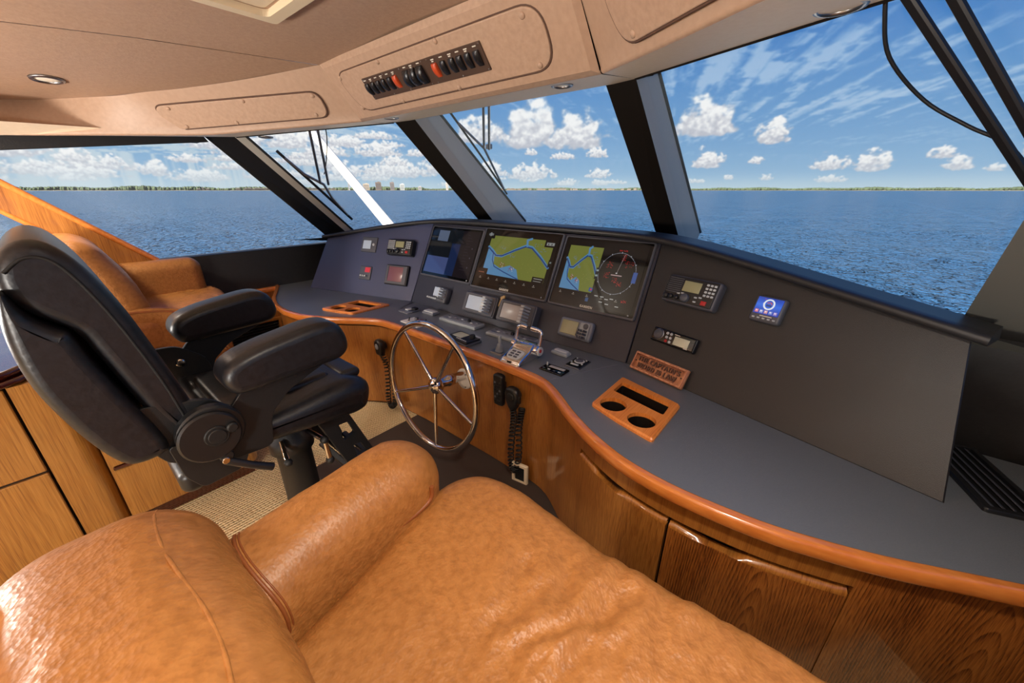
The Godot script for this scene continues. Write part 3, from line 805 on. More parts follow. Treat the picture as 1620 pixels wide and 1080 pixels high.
func overhead():
	# headliner in two skins with a seam on the port side
	var seam := [Vector2(-2.70, -1.385), Vector2(-2.857, -0.653), Vector2(-3.023, -0.156), Vector2(-3.3, 0.7), Vector2(-3.6, 5.6)]
	var seam_x := func(z: float) -> float:
		for i in seam.size() - 1:
			if z <= seam[i + 1].y: return lerpf(seam[i].x, seam[i + 1].x, (z - seam[i].y) / (seam[i + 1].y - seam[i].y))
		return -3.6
	var parts := []
	for side in 2:
		var b := MB.new(); var rows := []
		for i in 41:
			var row := []
			for j in 33:
				var v := pow(j / 32.0, 1.5) - (0.014 if j == 0 else 0.0)
				var x: float
				if side == 0: x = lerpf(-4.6, -2.703, i / 40.0)
				else: x = lerpf(-2.697, 1.0, i / 40.0)
				var z := lerpf(front_z(x), 5.6, v)
				# the seam swings to port as it goes aft
				var w: float = seam_x.call(z) + 2.70
				if side == 0: x = lerpf(-4.6, -2.703 + w, i / 40.0)
				else: x = lerpf(-2.697 + w, 1.0, i / 40.0)
				row.append(Vector3(x, liner_y(x), lerpf(front_z(x), 5.6, v)))
			rows.append(row)
		b.grid(rows, false, false, true)
		parts.append(b)
	var c := struct("ceiling", parts[1], M.liner)
	struct("side_skin", parts[0], M.liner, c)
	var sb := MB.new(); var sp := []
	for k in 24:
		var z := lerpf(-1.37, 3.0, k / 23.0); var x: float = seam_x.call(z)
		sp.append(Vector3(x, liner_y(x) + 0.006, z))
	sb.tube(sp, 0.004, 6); struct("seam", sb, M.groove, c)
	# fascia: middle box and the two wings, with the soffit beneath
	var bot := [Vector3(-2.705, 2.135, -1.625), Vector3(-3.02, 2.106, -1.382), Vector3(-3.33, 2.08, -1.14), Vector3(-3.60, 2.058, -0.925), Vector3(-3.93, 2.043, -0.50), Vector3(-4.22, 2.022, -0.004), Vector3(-4.38, 2.01, 0.5), Vector3(-4.405, 2.0, 2.5), Vector3(-4.405, 2.0, 5.45)]
	var topl := [Vector3(-2.695, 2.412, -1.383), Vector3(-3.064, 2.352, -1.124), Vector3(-3.413, 2.307, -0.867), Vector3(-3.65, 2.284, -0.68), Vector3(-3.90, 2.262, -0.495), Vector3(-4.40, 2.25, -0.07), Vector3(-4.41, 2.252, 0.4), Vector3(-4.41, 2.252, 2.5), Vector3(-4.41, 2.252, 5.45)]
	bot = smooth3(bot, 8); topl = smooth3(topl, 8)
	var fr := MB.new()
	var box_n := Vector3(0, -0.652, 0.758)
	var q := [Vector3(-2.705, 2.135, -1.625), Vector3(-0.895, 2.135, -1.625), Vector3(-0.905, 2.415, -1.38), Vector3(-2.695, 2.415, -1.38)]
	var rows := []
	for i in 9:                                           # rounded lower and upper lips
		var a := PI / 2 * i / 8.0
		var r := 0.016
		var off := Vector3(0, 0, 1) * r * (sin(a) - 1.0) + Vector3(0, 1, 0) * r * (1.0 - cos(a)) * 0.6
		rows.append([q[0] + off, q[1] + off])
	fr.grid(rows, false, false, true)
	var fi := []
	for i in 4: fi.append(q[i] + box_n * -0.0 + Vector3(0, -0.652, 0.758) * 0.016 + ((q[(i + 1) % 4] - q[i]).normalized() + (q[(i + 3) % 4] - q[i]).normalized()) * 0.026)
	for i in 4: fr.quad(q[i], q[(i + 1) % 4], fi[(i + 1) % 4], fi[i])
	fr.quad(fi[0], fi[1], fi[2], fi[3])
	struct("trim_8", fr, M.liner)
	for sd in [0, 1]:
		var f := func(v: Vector3) -> Vector3: return v if sd == 0 else mx(v)
		var b := MB.new(); rows = []
		for i in bot.size():
			var row := []
			var nrm := Vector3(0.35, -0.5, 0.75)
			for k in 6:
				var a := PI / 2 * k / 5.0
				row.append(f.call(bot[i] + Vector3(-0.4, 0, -0.6) * 0.022 * (1.0 - sin(a)) + Vector3(0, 0.018, 0) * (1.0 - cos(a))))
			for k in 5: row.append(f.call((bot[i] + Vector3(0, 0.018, 0)).lerp(topl[i], (k + 1) / 5.0)))
			rows.append(row)
		b.grid(rows, false, false, sd == 1)
		struct("trim_" + str(9 + sd), b, M.liner)
		# soffit from the fascia to the window headers
		b = MB.new(); rows = []
		for i in bot.size():
			var t := i / float(bot.size() - 1)
			var p: Vector3 = bot[i] + Vector3(-0.4, 0, -0.6) * 0.022
			var o := Vector3(-2.73, 2.165, -1.93).lerp(Vector3(-3.90, 2.092, -1.215), minf(t / 0.55, 1.0))
			if t > 0.55: o = Vector3(-3.90, 2.092, -1.215).lerp(Vector3(-4.42, 2.02, 5.45), (t - 0.55) / 0.45)
			rows.append([f.call(p), f.call(o)])
		b.grid(rows, false, false, sd == 0)
		struct("trim_" + str(11 + sd), b, M.soffit)
	var so := MB.new(); so.quad(Vector3(-2.73, 2.168, -1.95), Vector3(-0.87, 2.168, -1.95), Vector3(-0.895, 2.135, -1.641), Vector3(-2.705, 2.135, -1.641)); struct("trim_13", so, M.soffit)
	# access panels with screws
	var bx := Transform3D(Basis(Vector3(1, 0, 0), Vector3(0, 0.758, 0.652), box_n), Vector3(CX, 2.135, -1.625) + box_n * 0.016)
	access_panel("tan access panel with round corners on the middle overhead box, around the switches", bx, round_poly(v2([-0.795, 0.303, -0.765, 0.063, 0.735, 0.063, 0.745, 0.304]), 0.13, 8),
		[-0.755, 0.276, -0.332, 0.289, 0.149, 0.289, 0.655, 0.272, 0.66, 0.09, 0.151, 0.077, -0.325, 0.077, -0.745, 0.09])
	for sd in [0, 1]:
		var a: Vector3 = bot[0]; var e1: Vector3 = (Vector3(-3.33, 2.08, -1.14) - a); var e2: Vector3 = topl[0] - a
		if sd == 1: a = mx(a); e1.x = -e1.x; e2.x = -e2.x
		var ux: Vector3 = -e1.normalized() if sd == 0 else e1.normalized()
		var n := ux.cross(e2).normalized(); var uy := n.cross(ux)
		var xf := Transform3D(Basis(ux, uy, n), a)
		if sd == 0:
			access_panel("long narrow tan access panel on the port overhead fascia", xf, round_poly(v2([-1.35, 0.213, -1.31, 0.050, -0.195, 0.046, -0.205, 0.208]), 0.10, 8), [-1.24, 0.19, -0.72, 0.192, -0.25, 0.185, -0.285, 0.07, -0.85, 0.066, -1.21, 0.07])
		else:
			access_panel("tan access panel with one visible screw on the starboard overhead fascia", xf, round_poly(v2([0.23, 0.235, 0.25, 0.038, 1.35, 0.045, 1.33, 0.235]), 0.14, 8), [0.33, 0.065, 0.85, 0.06, 0.32, 0.205, 0.85, 0.2])
	switch_panel(bx)
	# recessed lamps
	downlight(Vector3(-3.655, liner_y(-3.655) - 0.001, -0.264), "recessed downlight with brushed ring in the port side of the headliner", 0.0, 0.07, Vector3(-0.10, 1, 0))
	downlight(Vector3(-3.63, 2.086, -1.335), "small recessed downlight in the cream soffit above the port windscreen pane", 0.0, 0.05)
	downlight(Vector3(-2.47, 2.148, -1.70), "recessed downlight in the soffit at the port end of the overhead box", 0.0, 0.05)
	downlight(Vector3(-1.14, 2.149, -1.72), "recessed downlight in the soffit at the starboard end of the overhead box", 0.0, 0.05)
	downlight(Vector3(-0.13, 2.118, -1.40), "recessed downlight in the cream soffit over the starboard windscreen pane", 0.0, 0.055)
	for lp in [[0.1, -0.3, "added unseen downlight in the headliner over the foreground bench"], [-3.8, 0.3, "added unseen downlight in the headliner over the port bench"], [-3.655, 1.5, "added unseen downlight in the headliner over the dark wood table"], [0.1, 1.2, "added unseen downlight in the headliner just aft of the foreground bench"], [-1.8, 1.6, "added unseen downlight on the centre line of the headliner aft"], [-3.4, 3.4, "aftmost added unseen downlight on the port side of the headliner"], [-0.2, 3.4, "aftmost added unseen downlight on the starboard side of the headliner"]]:  # unseen lit downlights, added to brighten the cabin
		downlight(Vector3(lp[0], liner_y(lp[0]) - 0.001, lp[1]), lp[2], DOWN * (1.8 if lp[1] == 0.3 else 1.6 if lp[1] == -0.3 else 1.0), 0.07)
	# two unseen opal lamps added aft of the helm to brighten the cabin
	for lp in [[-3.15, 0.992, 1.75, "added unseen opal fill lamp on the dark wood table aft"], [0.35, 0.90, 2.3, "added unseen opal fill lamp on the starboard sideboard aft"]]:
		var g := thing("fill_lamp", lp[3], "lamp", at(Vector3(lp[0], lp[1], lp[2])))
		var gb := MB.new(); gb.lathe(Transform3D(), [Vector2(0.001, 0), Vector2(0.10, 0), Vector2(0.10, 0.012), Vector2(0.03, 0.03), Vector2(0.02, 0.10), Vector2(0.045, 0.115), Vector2(0.001, 0.115)], 24); part(g, "base", gb, M.brushed)
		gb = MB.new(); gb.rbox(at(Vector3(0, 0.26, 0)), Vector3.ONE * 0.3, 0.1499, 6, 1); part(g, "globe", gb, M.globe)
		var l := OmniLight3D.new(); l.name = "fill_lamp_glow"; l.light_energy = FILL_LAMP; l.light_color = Color(1.0, 0.975, 0.94); l.light_size = 0.14; l.omni_range = 20.0; l.omni_attenuation = 2.0; l.shadow_enabled = true
		l.position = Vector3(lp[0], lp[1] + 0.26, lp[2]); add_child(l, true)
	var sbd := MB.new(); sbd.rbox(at(Vector3(0.42, 0.45, 2.5)), Vector3(0.7, 0.90, 1.8), 0.012, 3, 2); solo("sideboard", "varnished wooden sideboard along the starboard wall aft", "cabinet", sbd, M.locker)
	# roof hatch
	var t := thing("ceiling_hatch", "square cream roof hatch with a raised frame in the headliner", "hatch", at(Vector3(-1.64, 2.428, -0.405), Basis(Vector3.RIGHT, PI)))
	var fb := MB.new(); fb.plate(at(Vector3(0, 0, 0), FLAT), rrect(-0.555, -0.555, 0.555, 0.555, 0.03), [rrect(-0.49, -0.49, 0.49, 0.49, 0.03)], -0.01, 0.035, 0.012); part(t, "frame", fb, M.cream)
	var lb := MB.new(); lb.plate(at(Vector3.ZERO, FLAT), rrect(-0.475, -0.475, 0.475, 0.475, 0.03), [], -0.005, 0.012, 0.004); part(t, "lid", lb, M.soffit)
	var gb := MB.new(); gb.plate(at(Vector3.ZERO, FLAT), rrect(-0.492, -0.492, 0.492, 0.492, 0.03), [rrect(-0.474, -0.474, 0.474, 0.474, 0.03)], -0.005, 0.002); part(t, "gasket", gb, M.gasket)

func access_panel(label: String, xf: Transform3D, poly: PackedVector2Array, screws: Array):
	var t := thing("access_panel", label, "panel", xf)
	var p := MB.ccw(poly)
	var b := MB.new(); b.puff(at(Vector3.ZERO), MB.inset(p, 0.004), -0.004, 0.007, 0.004, 3); part(t, "board", b, M.liner)
	b = MB.new(); var e := []
	for v in p: e.append(Vector3(v.x, v.y, 0.0))
	b.tube(e, 0.0045, 6, true); part(t, "groove", b, M.groove)
	for i in range(0, screws.size(), 2):
		var s := MB.new(); s.lathe(Transform3D(Basis(Vector3(1, 0, 0), Vector3(0, 0, 1), Vector3(0, -1, 0)), Vector3(screws[i], screws[i + 1], 0.006)), [Vector2(0.0135, 0), Vector2(0.0125, 0.005), Vector2(0.007, 0.008), Vector2(0.001, 0.0085)], 14)
		part(t, "screw", s, M.liner)

func switch_panel(bx: Transform3D):
	var t := thing("rocker_switchboard", "brown overhead switch panel with black and red rocker switches in a row", "switch panel", bx * at(Vector3(-0.078, 0.179, 0.007)))
	var b := MB.new(); b.plate(Transform3D(), rrect(-0.48, -0.0605, 0.48, 0.0605, 0.004), [], 0.0, 0.007, 0.002); part(t, "plate", b, M.panel_brown)
	var i := 0
	for x in [-0.457, -0.402, -0.349, -0.296, -0.238, -0.182, -0.072, -0.020, 0.041, 0.152, 0.213, 0.275, 0.328, 0.383, 0.440]:
		var big := i >= 6 and i <= 8
		var red := i == 5 or i == 9
		var w := 0.046 if big else 0.034
		var h := 0.082 if big else 0.064
		var d := MB.new()
		var rows := []
		for k in 9:
			var u := k / 8.0 * 2 - 1
			var z := 0.007 + (0.030 if big else 0.016) * (1.0 - u * u * 0.55) + (0.004 * u if not big else 0.0)
			var wy := u * h / 2
			rows.append([Vector3(x - w / 2, wy, 0.006), Vector3(x - w / 2, wy, z - 0.004), Vector3(x - w / 2 + 0.004, wy, z), Vector3(x + w / 2 - 0.004, wy, z), Vector3(x + w / 2, wy, z - 0.004), Vector3(x + w / 2, wy, 0.006)])
		d.grid(rows, false, false, false, 0)
		for e in [0, 8]:
			var r: Array = rows[e]
			for k in range(1, 5):
				if e == 0: d.tri(r[0], r[k + 1], r[k])
				else: d.tri(r[0], r[k], r[k + 1])
		var o := part(t, "rocker", d, M.orange if red else M.rocker)
		if red: o.set_meta("label", "red rocker")
		if big: o.set_meta("label", "wide black rocker")
		var mk := MB.new()
		for k in (1 + i % 2): mk.box(at(Vector3(x + 0.002 - 0.003 * k, 0.048 - 0.008 * k + (0.004 if big else 0.0), 0.0075)), Vector3(0.022 - 0.007 * k, 0.0045, 0.001))
		part(t, "caption", mk, M.mark)
		i += 1
	for p in [-0.47, -0.27, -0.115, 0.07, 0.115, 0.30, 0.47]:
		for y in [-0.053, 0.053]:
			if y > 0 and p > 0.2 and p < 0.4: continue
			pdisc(t, "screw", Vector3(p, y, 0.006), 0.004, 0.003, M.brushed, 0.001, 8)

# =============================== console: cabinet, worktop, panels, visor ==================
const EDGE := [0.0, -1.52, 0.3, -1.521, 0.55, -1.512, 0.71, -1.503, 0.80, -1.482, 0.87, -1.447, 0.96, -1.387, 1.055, -1.319, 1.18, -1.243, 1.294, -1.189, 1.417, -1.149, 1.6, -1.129, 1.82, -1.145, 1.97, -1.181, 2.107, -1.227, 2.233, -1.282, 2.352, -1.335, 2.48, -1.39, 2.62, -1.44]
const HC := 0.762
func edge_pts() -> Array:                               # the worktop's aft edge from port to starboard
	var half := smooth(v2(EDGE), 4, false)
	var out := []
	for i in range(half.size() - 1, 0, -1): out.append(Vector3(CX - half[i].x, 0, half[i].y))
	for p in half: out.append(Vector3(CX + p.x, 0, p.y))
	return out
func sweep(mb: MB, path: Array, section: PackedVector2Array, closed := true):   # section: (out towards aft, up)
	var rows := []; var n := path.size()
	for i in n:
		var t: Vector3 = (path[mini(i + 1, n - 1)] - path[maxi(i - 1, 0)]).normalized()
		var o := Vector3(-t.z, 0, t.x)
		var row := []
		for s in section: row.append(path[i] + o * s.x + Vector3(0, s.y, 0))
		rows.append(row)
	mb.grid(rows, false, closed, false)

func strip(mb: MB, path: Array, y0: float, y1: float, out: float, th: float, us := 1.0, m := 1):   # a bent board with UVs along the path
	var n := path.size(); var f := []; var bk := []; var uf := []
	var s := 0.0
	for i in n:
		var t: Vector3 = (path[mini(i + 1, n - 1)] - path[maxi(i - 1, 0)]).normalized()
		var o := Vector3(-t.z, 0, t.x)
		if i > 0: s += path[i].distance_to(path[i - 1])
		f.append([path[i] + o * out + Vector3(0, y0, 0), path[i] + o * out + Vector3(0, y1, 0)])
		bk.append([path[i] + o * (out - th) + Vector3(0, y0, 0), path[i] + o * (out - th) + Vector3(0, y1, 0)])
		uf.append([Vector2(s * us, 1.0 - y0), Vector2(s * us, 1.0 - y1)])
	mb.grid(f, false, false, true, 0, uf)
	mb.grid(bk, false, false, false, 2, uf)
	for i in n - 1:
		mb.quad(f[i][1], f[i + 1][1], bk[i + 1][1], bk[i][1], -1, uf[i][1], uf[i + 1][1], uf[i + 1][1] + Vector2(0, 0.02), uf[i][1] + Vector2(0, 0.02))
		mb.quad(bk[i][0], bk[i + 1][0], f[i + 1][0], f[i][0])
	mb.quad(f[0][0], f[0][1], bk[0][1], bk[0][0])
	mb.quad(bk[n - 1][0], bk[n - 1][1], f[n - 1][1], f[n - 1][0])
func span(path: Array, x0: float, x1: float) -> Array:   # the stretch of a path between two x values
	var out := []
	for i in path.size() - 1:
		var a: Vector3 = path[i]; var b: Vector3 = path[i + 1]
		if a.x < x0 and b.x > x0: out.append(a.lerp(b, (x0 - a.x) / (b.x - a.x)))
		if a.x >= x0 and a.x <= x1: out.append(a)
		if a.x < x1 and b.x > x1: out.append(a.lerp(b, (x1 - a.x) / (b.x - a.x)))
	return out

func console():
	var e := edge_pts()
	# cabinet
	var t := thing("console_cabinet", "varnished teak console cabinet with a curved front under the dashboard", "cabinet", at(Vector3(CX, 0, -1.9)))
	var b := MB.new(); strip(b, span(e, -4.42, -0.665), 0.02, 0.70, -0.004, 0.03); part(t, "front_board", b, M.wood_uv, false)
	b = MB.new(); strip(b, span(e, 0.275, 0.815), 0.02, 0.70, -0.004, 0.03, 1.5); part(t, "end_board", b, M.wood_arch, false)
	b = MB.new(); strip(b, span(e, -0.665, 0.275), 0.632, 0.735, 0.0, 0.03, 3.0); part(t, "frieze", b, M.wood_across, false)
	b = MB.new(); strip(b, span(e, -0.67, 0.28), 0.02, 0.69, -0.045, 0.02); part(t, "carcase", b, M.well, false)
	var dl := ["curved teak door beside the helm", "wide teak door with a cathedral grain figure"]
	var k := 0
	for d in [[-0.66, -0.228, M.wood_uv], [-0.222, 0.27, M.wood_arch]]:
		b = MB.new(); var sp := span(e, d[0] + 0.002, d[1] - 0.002)
		strip(b, sp, 0.06, 0.588, 0.002, 0.026, 1.0 if k == 0 else 1.75)
		var dn := part(t, "door", b, d[2], false); dn.set_meta("label", dl[k])
		# bevelled pull edge with a scooped grip
		b = MB.new(); var lip := []
		var n := sp.size(); var rows := []
		for i in n:
			var tt: Vector3 = (sp[mini(i + 1, n - 1)] - sp[maxi(i - 1, 0)]).normalized(); var o := Vector3(-tt.z, 0, tt.x)
			var u := i / float(n - 1)
			var sc := smoothstep(0.28, 0.36, u) * (1.0 - smoothstep(0.58, 0.66, u)) * 0.016 if k == 0 else smoothstep(0.14, 0.2, u) * (1.0 - smoothstep(0.34, 0.42, u)) * 0.016
			rows.append([sp[i] + o * 0.002 + Vector3(0, 0.588, 0), sp[i] + o * 0.001 + Vector3(0, 0.602 - sc, 0), sp[i] + o * -0.024 + Vector3(0, 0.616 - sc, 0), sp[i] + o * -0.026 + Vector3(0, 0.588, 0)])
		b.grid(rows, false, false, true)
		var pl := MeshInstance3D.new(); pl.name = "pull_edge"; pl.mesh = b.mesh(M.wood); dn.add_child(pl, true)
		k += 1
	b = MB.new(); strip(b, span(e, -4.42, 0.815), 0.0, 0.055, -0.02, 0.02); part(t, "plinth", b, M.dark_wood, false)
	# worktop in three sections, cut for the two trays
	var wt := thing("worktop", "dark grey worktop of the console with a varnished wooden edge", "worktop", at(Vector3(CX, HC, -1.8)))
	var secs := [[-4.42, -2.59, [-2.828, -2.06, -4.41, -2.06]], [-2.585, -1.0125, [-0.775, -1.99, -2.825, -1.99]], [-1.0075, 0.815, [0.81, -2.06, -0.77, -2.06, -0.77, -1.985]]]
	k = 0
	for s in secs:
		var pts := []
		for v in span(e, s[0], s[1]): pts.append_array([v.x, v.z])
		pts.append_array(s[2])
		if k == 0: pass
		var holes := []
		if k == 0: holes.append(tray_outline(true, 0.025))
		if k == 2: holes.append(tray_outline(false, 0.025))
		b = MB.new(); b.plate(at(Vector3(0, 0, 0), FLAT), plan(pts), holes, HC - 0.03, HC); part(wt, ["port_section", "middle_section", "starboard_section"][k], b, M.counter, false)
		k += 1
	b = MB.new(); b.plate(at(Vector3.ZERO, FLAT), plan([-2.60, -1.50, -2.58, -1.49, -2.81, -1.97, -2.84, -1.97]), [], HC - 0.02, HC - 0.003); part(wt, "joint", b, M.gasket, false)
	b = MB.new(); b.plate(at(Vector3.ZERO, FLAT), plan([-1.02, -1.48, -1.0, -1.48, -0.765, -1.97, -0.785, -1.97]), [], HC - 0.02, HC - 0.0005); part(wt, "joint", b, M.grey, false)
	var sec := PackedVector2Array()
	for v in smooth(v2([-0.004, 0.004, 0.012, 0.010, 0.028, 0.007, 0.035, -0.010, 0.033, -0.034, 0.02, -0.042, -0.004, -0.042]), 4): sec.append(v)
	sec.reverse()
	b = MB.new(); sweep(b, e, sec); 
	var em := part(wt, "edge_trim", b, M.edge, false); em.position.y += HC
	# side strip of the worktop along the port wall with its own louvre below (see port_furniture)
	# instrument panels: solid wedges
	var face_top := Vector3(0, 0.658, -0.323)
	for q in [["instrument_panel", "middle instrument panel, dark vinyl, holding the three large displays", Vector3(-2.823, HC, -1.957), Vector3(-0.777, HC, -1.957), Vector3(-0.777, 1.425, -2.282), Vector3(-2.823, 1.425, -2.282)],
		["instrument_panel", "starboard instrument wing, dark vinyl with shade put into its colour, mostly bare with a radio and stereo", Vector3(-0.772, HC, -1.957), Vector3(0.464, HC, -1.612), Vector3(0.414, 1.262, -1.868), Vector3(-0.775, 1.425, -2.282)],
		["instrument_panel", "port instrument wing, dark vinyl with sky reflection painted in as blue, with four small instruments", Vector3(-4.064, HC, -1.612), Vector3(-2.828, HC, -1.957), Vector3(-2.825, 1.425, -2.282), Vector3(-4.014, 1.262, -1.868)]]:
		var p := thing(q[0], q[1], "panel", at((q[2] + q[3]) / 2))
		b = MB.new()
		var fq := [q[2], q[3], q[4], q[5]]
		var nn: Vector3 = (q[3] - q[2]).cross(q[5] - q[2]).normalized()
		var bv := 0.004
		var ins := []
		for i in 4: ins.append(fq[i] + nn * 0.0 + ((fq[(i + 1) % 4] - fq[i]).normalized() + (fq[(i + 3) % 4] - fq[i]).normalized()) * bv)
		for i in 4: fq[i] -= nn * bv
		b.quad(ins[0], ins[1], ins[2], ins[3])
		for i in 4: b.quad(fq[i], fq[(i + 1) % 4], ins[(i + 1) % 4], ins[i])
		part(p, "face", b, M.dash if q[1].begins_with("middle") else M.dash_shaded if q[1].begins_with("starboard") else M.dash_sky_sheen, false)
		b = MB.new(); var bk := []
		for v in [fq[0], fq[1], fq[2], fq[3]]: bk.append(Vector3(v.x, v.y, v.z - 0.06) if v.y > 1.0 else v - nn * 0.02)
		for i in [1, 3]: b.quad(fq[i], bk[i], bk[(i + 1) % 4], fq[(i + 1) % 4])
		b.quad(bk[1], bk[0], bk[3], bk[2]); b.quad(fq[2], bk[2], bk[3], fq[3])
		part(p, "back", b, M.visor, false)
	# visor along the top and the shelf ahead of it
	var vz := thing("dash_visor", "long black curved visor lip along the top of the instrument panels", "visor", at(Vector3(CX, 1.44, -2.3)))
	var vp := smooth3([Vector3(-4.05, 1.272, -1.84), Vector3(-3.75, 1.322, -1.935), Vector3(-3.3, 1.395, -2.085), Vector3(-2.95, 1.442, -2.20), Vector3(-2.65, 1.462, -2.265), Vector3(-2.2, 1.466, -2.285), Vector3(-1.8, 1.466, -2.29), Vector3(-1.4, 1.466, -2.285), Vector3(-0.95, 1.462, -2.265), Vector3(-0.65, 1.442, -2.20), Vector3(-0.3, 1.395, -2.085), Vector3(0.15, 1.322, -1.935), Vector3(0.45, 1.272, -1.84)], 6)
	var vs := PackedVector2Array()
	for a in 9: vs.append(Vector2(0.012 + cos(-PI / 2 + PI * a / 8.0) * 0.018, -0.018 + sin(-PI / 2 + PI * a / 8.0) * 0.018))
	vs.append(Vector2(-0.16, 0.0)); vs.append(Vector2(-0.16, -0.036))
	b = MB.new(); sweep(b, vp, vs)
	for en in [0, vp.size() - 1]:                      # rounded ends
		var tt: Vector3 = (vp[1] - vp[0] if en == 0 else vp[en] - vp[en - 1]).normalized(); var o := Vector3(-tt.z, 0, tt.x).normalized()
		var poly := []
		for s in vs: poly.append(vp[en] + o * s.x + Vector3(0, s.y, 0))
		var cc: Vector3 = vp[en] + o * -0.05 + Vector3(0, -0.018, 0) + tt * (0.012 if en else -0.012)
		for i in poly.size():
			var j := (i + 1) % poly.size()
			if en: b.tri(cc, poly[j], poly[i])
			else: b.tri(cc, poly[i], poly[j])
	part(vz, "lip", b, M.visor, false)
	b = MB.new(); var rows := []
	for v in vp: rows.append([v + Vector3(0, -0.03, -0.1), Vector3(v.x, 1.17, minf(v.z - 0.2, -2.2 - 0.9 * (1.0 - absf(v.x - CX) / 2.3)))])
	rows.push_front([Vector3(-4.5, 1.2, -1.7), Vector3(-4.5, 1.17, -2.2)]); rows.append([Vector3(0.9, 1.2, -1.7), Vector3(0.9, 1.17, -2.2)])
	b.grid(rows, false, false, true)
	part(vz, "shelf", b, M.visor, false)

func tray_outline(port: bool, ins := 0.0) -> PackedVector2Array:
	var l := [-0.703, -1.416, -0.55, -1.362, -0.374, -1.318, -0.374, -1.666, -0.708, -1.762]
	var p := plan(l)
	if ins > 0: p = MB.inset(MB.ccw(p), ins)
	if port:
		for i in p.size(): p[i] = Vector2(2 * CX - p[i].x + 0.037, p[i].y)
	return MB.ccw(p)

# =============================== small print ============================================
class Pic:
	var im: Image; var w: int; var h: int
	func _init(ww: int, hh: int, c: Color):
		w = ww; h = hh; im = Image.create(w, h, false, Image.FORMAT_RGB8); im.fill(c)
	func rect(x0: float, y0: float, x1: float, y1: float, c: Color): im.fill_rect(Rect2i(int(x0 * w), int(y0 * h), maxi(1, int((x1 - x0) * w)), maxi(1, int((y1 - y0) * h))), c)
	func poly(l: Array, c: Color):
		var p := PackedVector2Array(); var lo := Vector2(9e9, 9e9); var hi := -lo
		for i in range(0, l.size(), 2):
			var v := Vector2(l[i] * w, l[i + 1] * h); p.append(v); lo = lo.min(v); hi = hi.max(v)
		for y in range(maxi(0, int(lo.y)), mini(h, int(hi.y) + 1)):
			for x in range(maxi(0, int(lo.x)), mini(w, int(hi.x) + 1)):
				if Geometry2D.is_point_in_polygon(Vector2(x + 0.5, y + 0.5), p): im.set_pixel(x, y, c)
	func line(l: Array, r: float, c: Color):
		for i in range(0, l.size() - 2, 2):
			var a := Vector2(l[i] * w, l[i + 1] * h); var b := Vector2(l[i + 2] * w, l[i + 3] * h)
			var n := int(a.distance_to(b) * 1.5) + 1
			for k in n + 1: dot(a.lerp(b, float(k) / n), r, c)
	func dot(p: Vector2, r: float, c: Color):
		for y in range(int(p.y - r), int(p.y + r) + 1):
			for x in range(int(p.x - r), int(p.x + r) + 1):
				if x >= 0 and y >= 0 and x < w and y < h and Vector2(x - p.x, y - p.y).length() <= r + 0.3: im.set_pixel(x, y, c)
	func circle(cx: float, cy: float, rx: float, ry: float, r: float, c: Color):
		for k in 360:
			var a := TAU * k / 360.0
			dot(Vector2((cx + cos(a) * rx) * w, (cy + sin(a) * ry) * h), r, c)
	func specks(rng: RandomNumberGenerator, x0: float, y0: float, x1: float, y1: float, n: int, r: float, c: Color):
		for k in n: dot(Vector2(rng.randf_range(x0, x1) * w, rng.randf_range(y0, y1) * h), r, c)
	func screen(e: float) -> StandardMaterial3D:
		var m := StandardMaterial3D.new(); m.albedo_color = Color(0.02, 0.02, 0.022); m.roughness = 0.06
		m.emission_enabled = true; m.emission = Color.WHITE; m.emission_operator = BaseMaterial3D.EMISSION_OP_MULTIPLY; m.emission_texture = ImageTexture.create_from_image(im); m.emission_energy_multiplier = e
		return m
func screen_quad(t: Node3D, called: String, x0: float, y0: float, x1: float, y1: float, z: float, m: Material) -> MeshInstance3D:
	var b := MB.new()
	b.quad(Vector3(x0, y0, z), Vector3(x1, y0, z), Vector3(x1, y1, z), Vector3(x0, y1, z))
	for q in [[x0, y0, x1, y0], [x1, y0, x1, y1], [x1, y1, x0, y1], [x0, y1, x0, y0]]:
		b.quad(Vector3(q[0], q[1], z - 0.003), Vector3(q[2], q[3], z - 0.003), Vector3(q[2], q[3], z), Vector3(q[0], q[1], z), -1, Vector2.ZERO, Vector2.ZERO, Vector2.ZERO, Vector2.ZERO)
	return part(t, called, b, m)
func lettering(t: Node3D, called: String, text: String, size: float, depth: float, where: Vector3, m: Material, serif := false) -> MeshInstance3D:
	var tm := TextMesh.new(); tm.text = text
	var f := SystemFont.new(); f.font_names = PackedStringArray(["Droid Serif" if serif else "Droid Sans"]); f.font_weight = 700
	tm.font = f; tm.font_size = 64; tm.pixel_size = size / 64.0; tm.depth = depth
	var o := MeshInstance3D.new(); o.name = called; o.mesh = tm; o.material_override = m; o.position = where
	t.add_child(o, true)
	return o
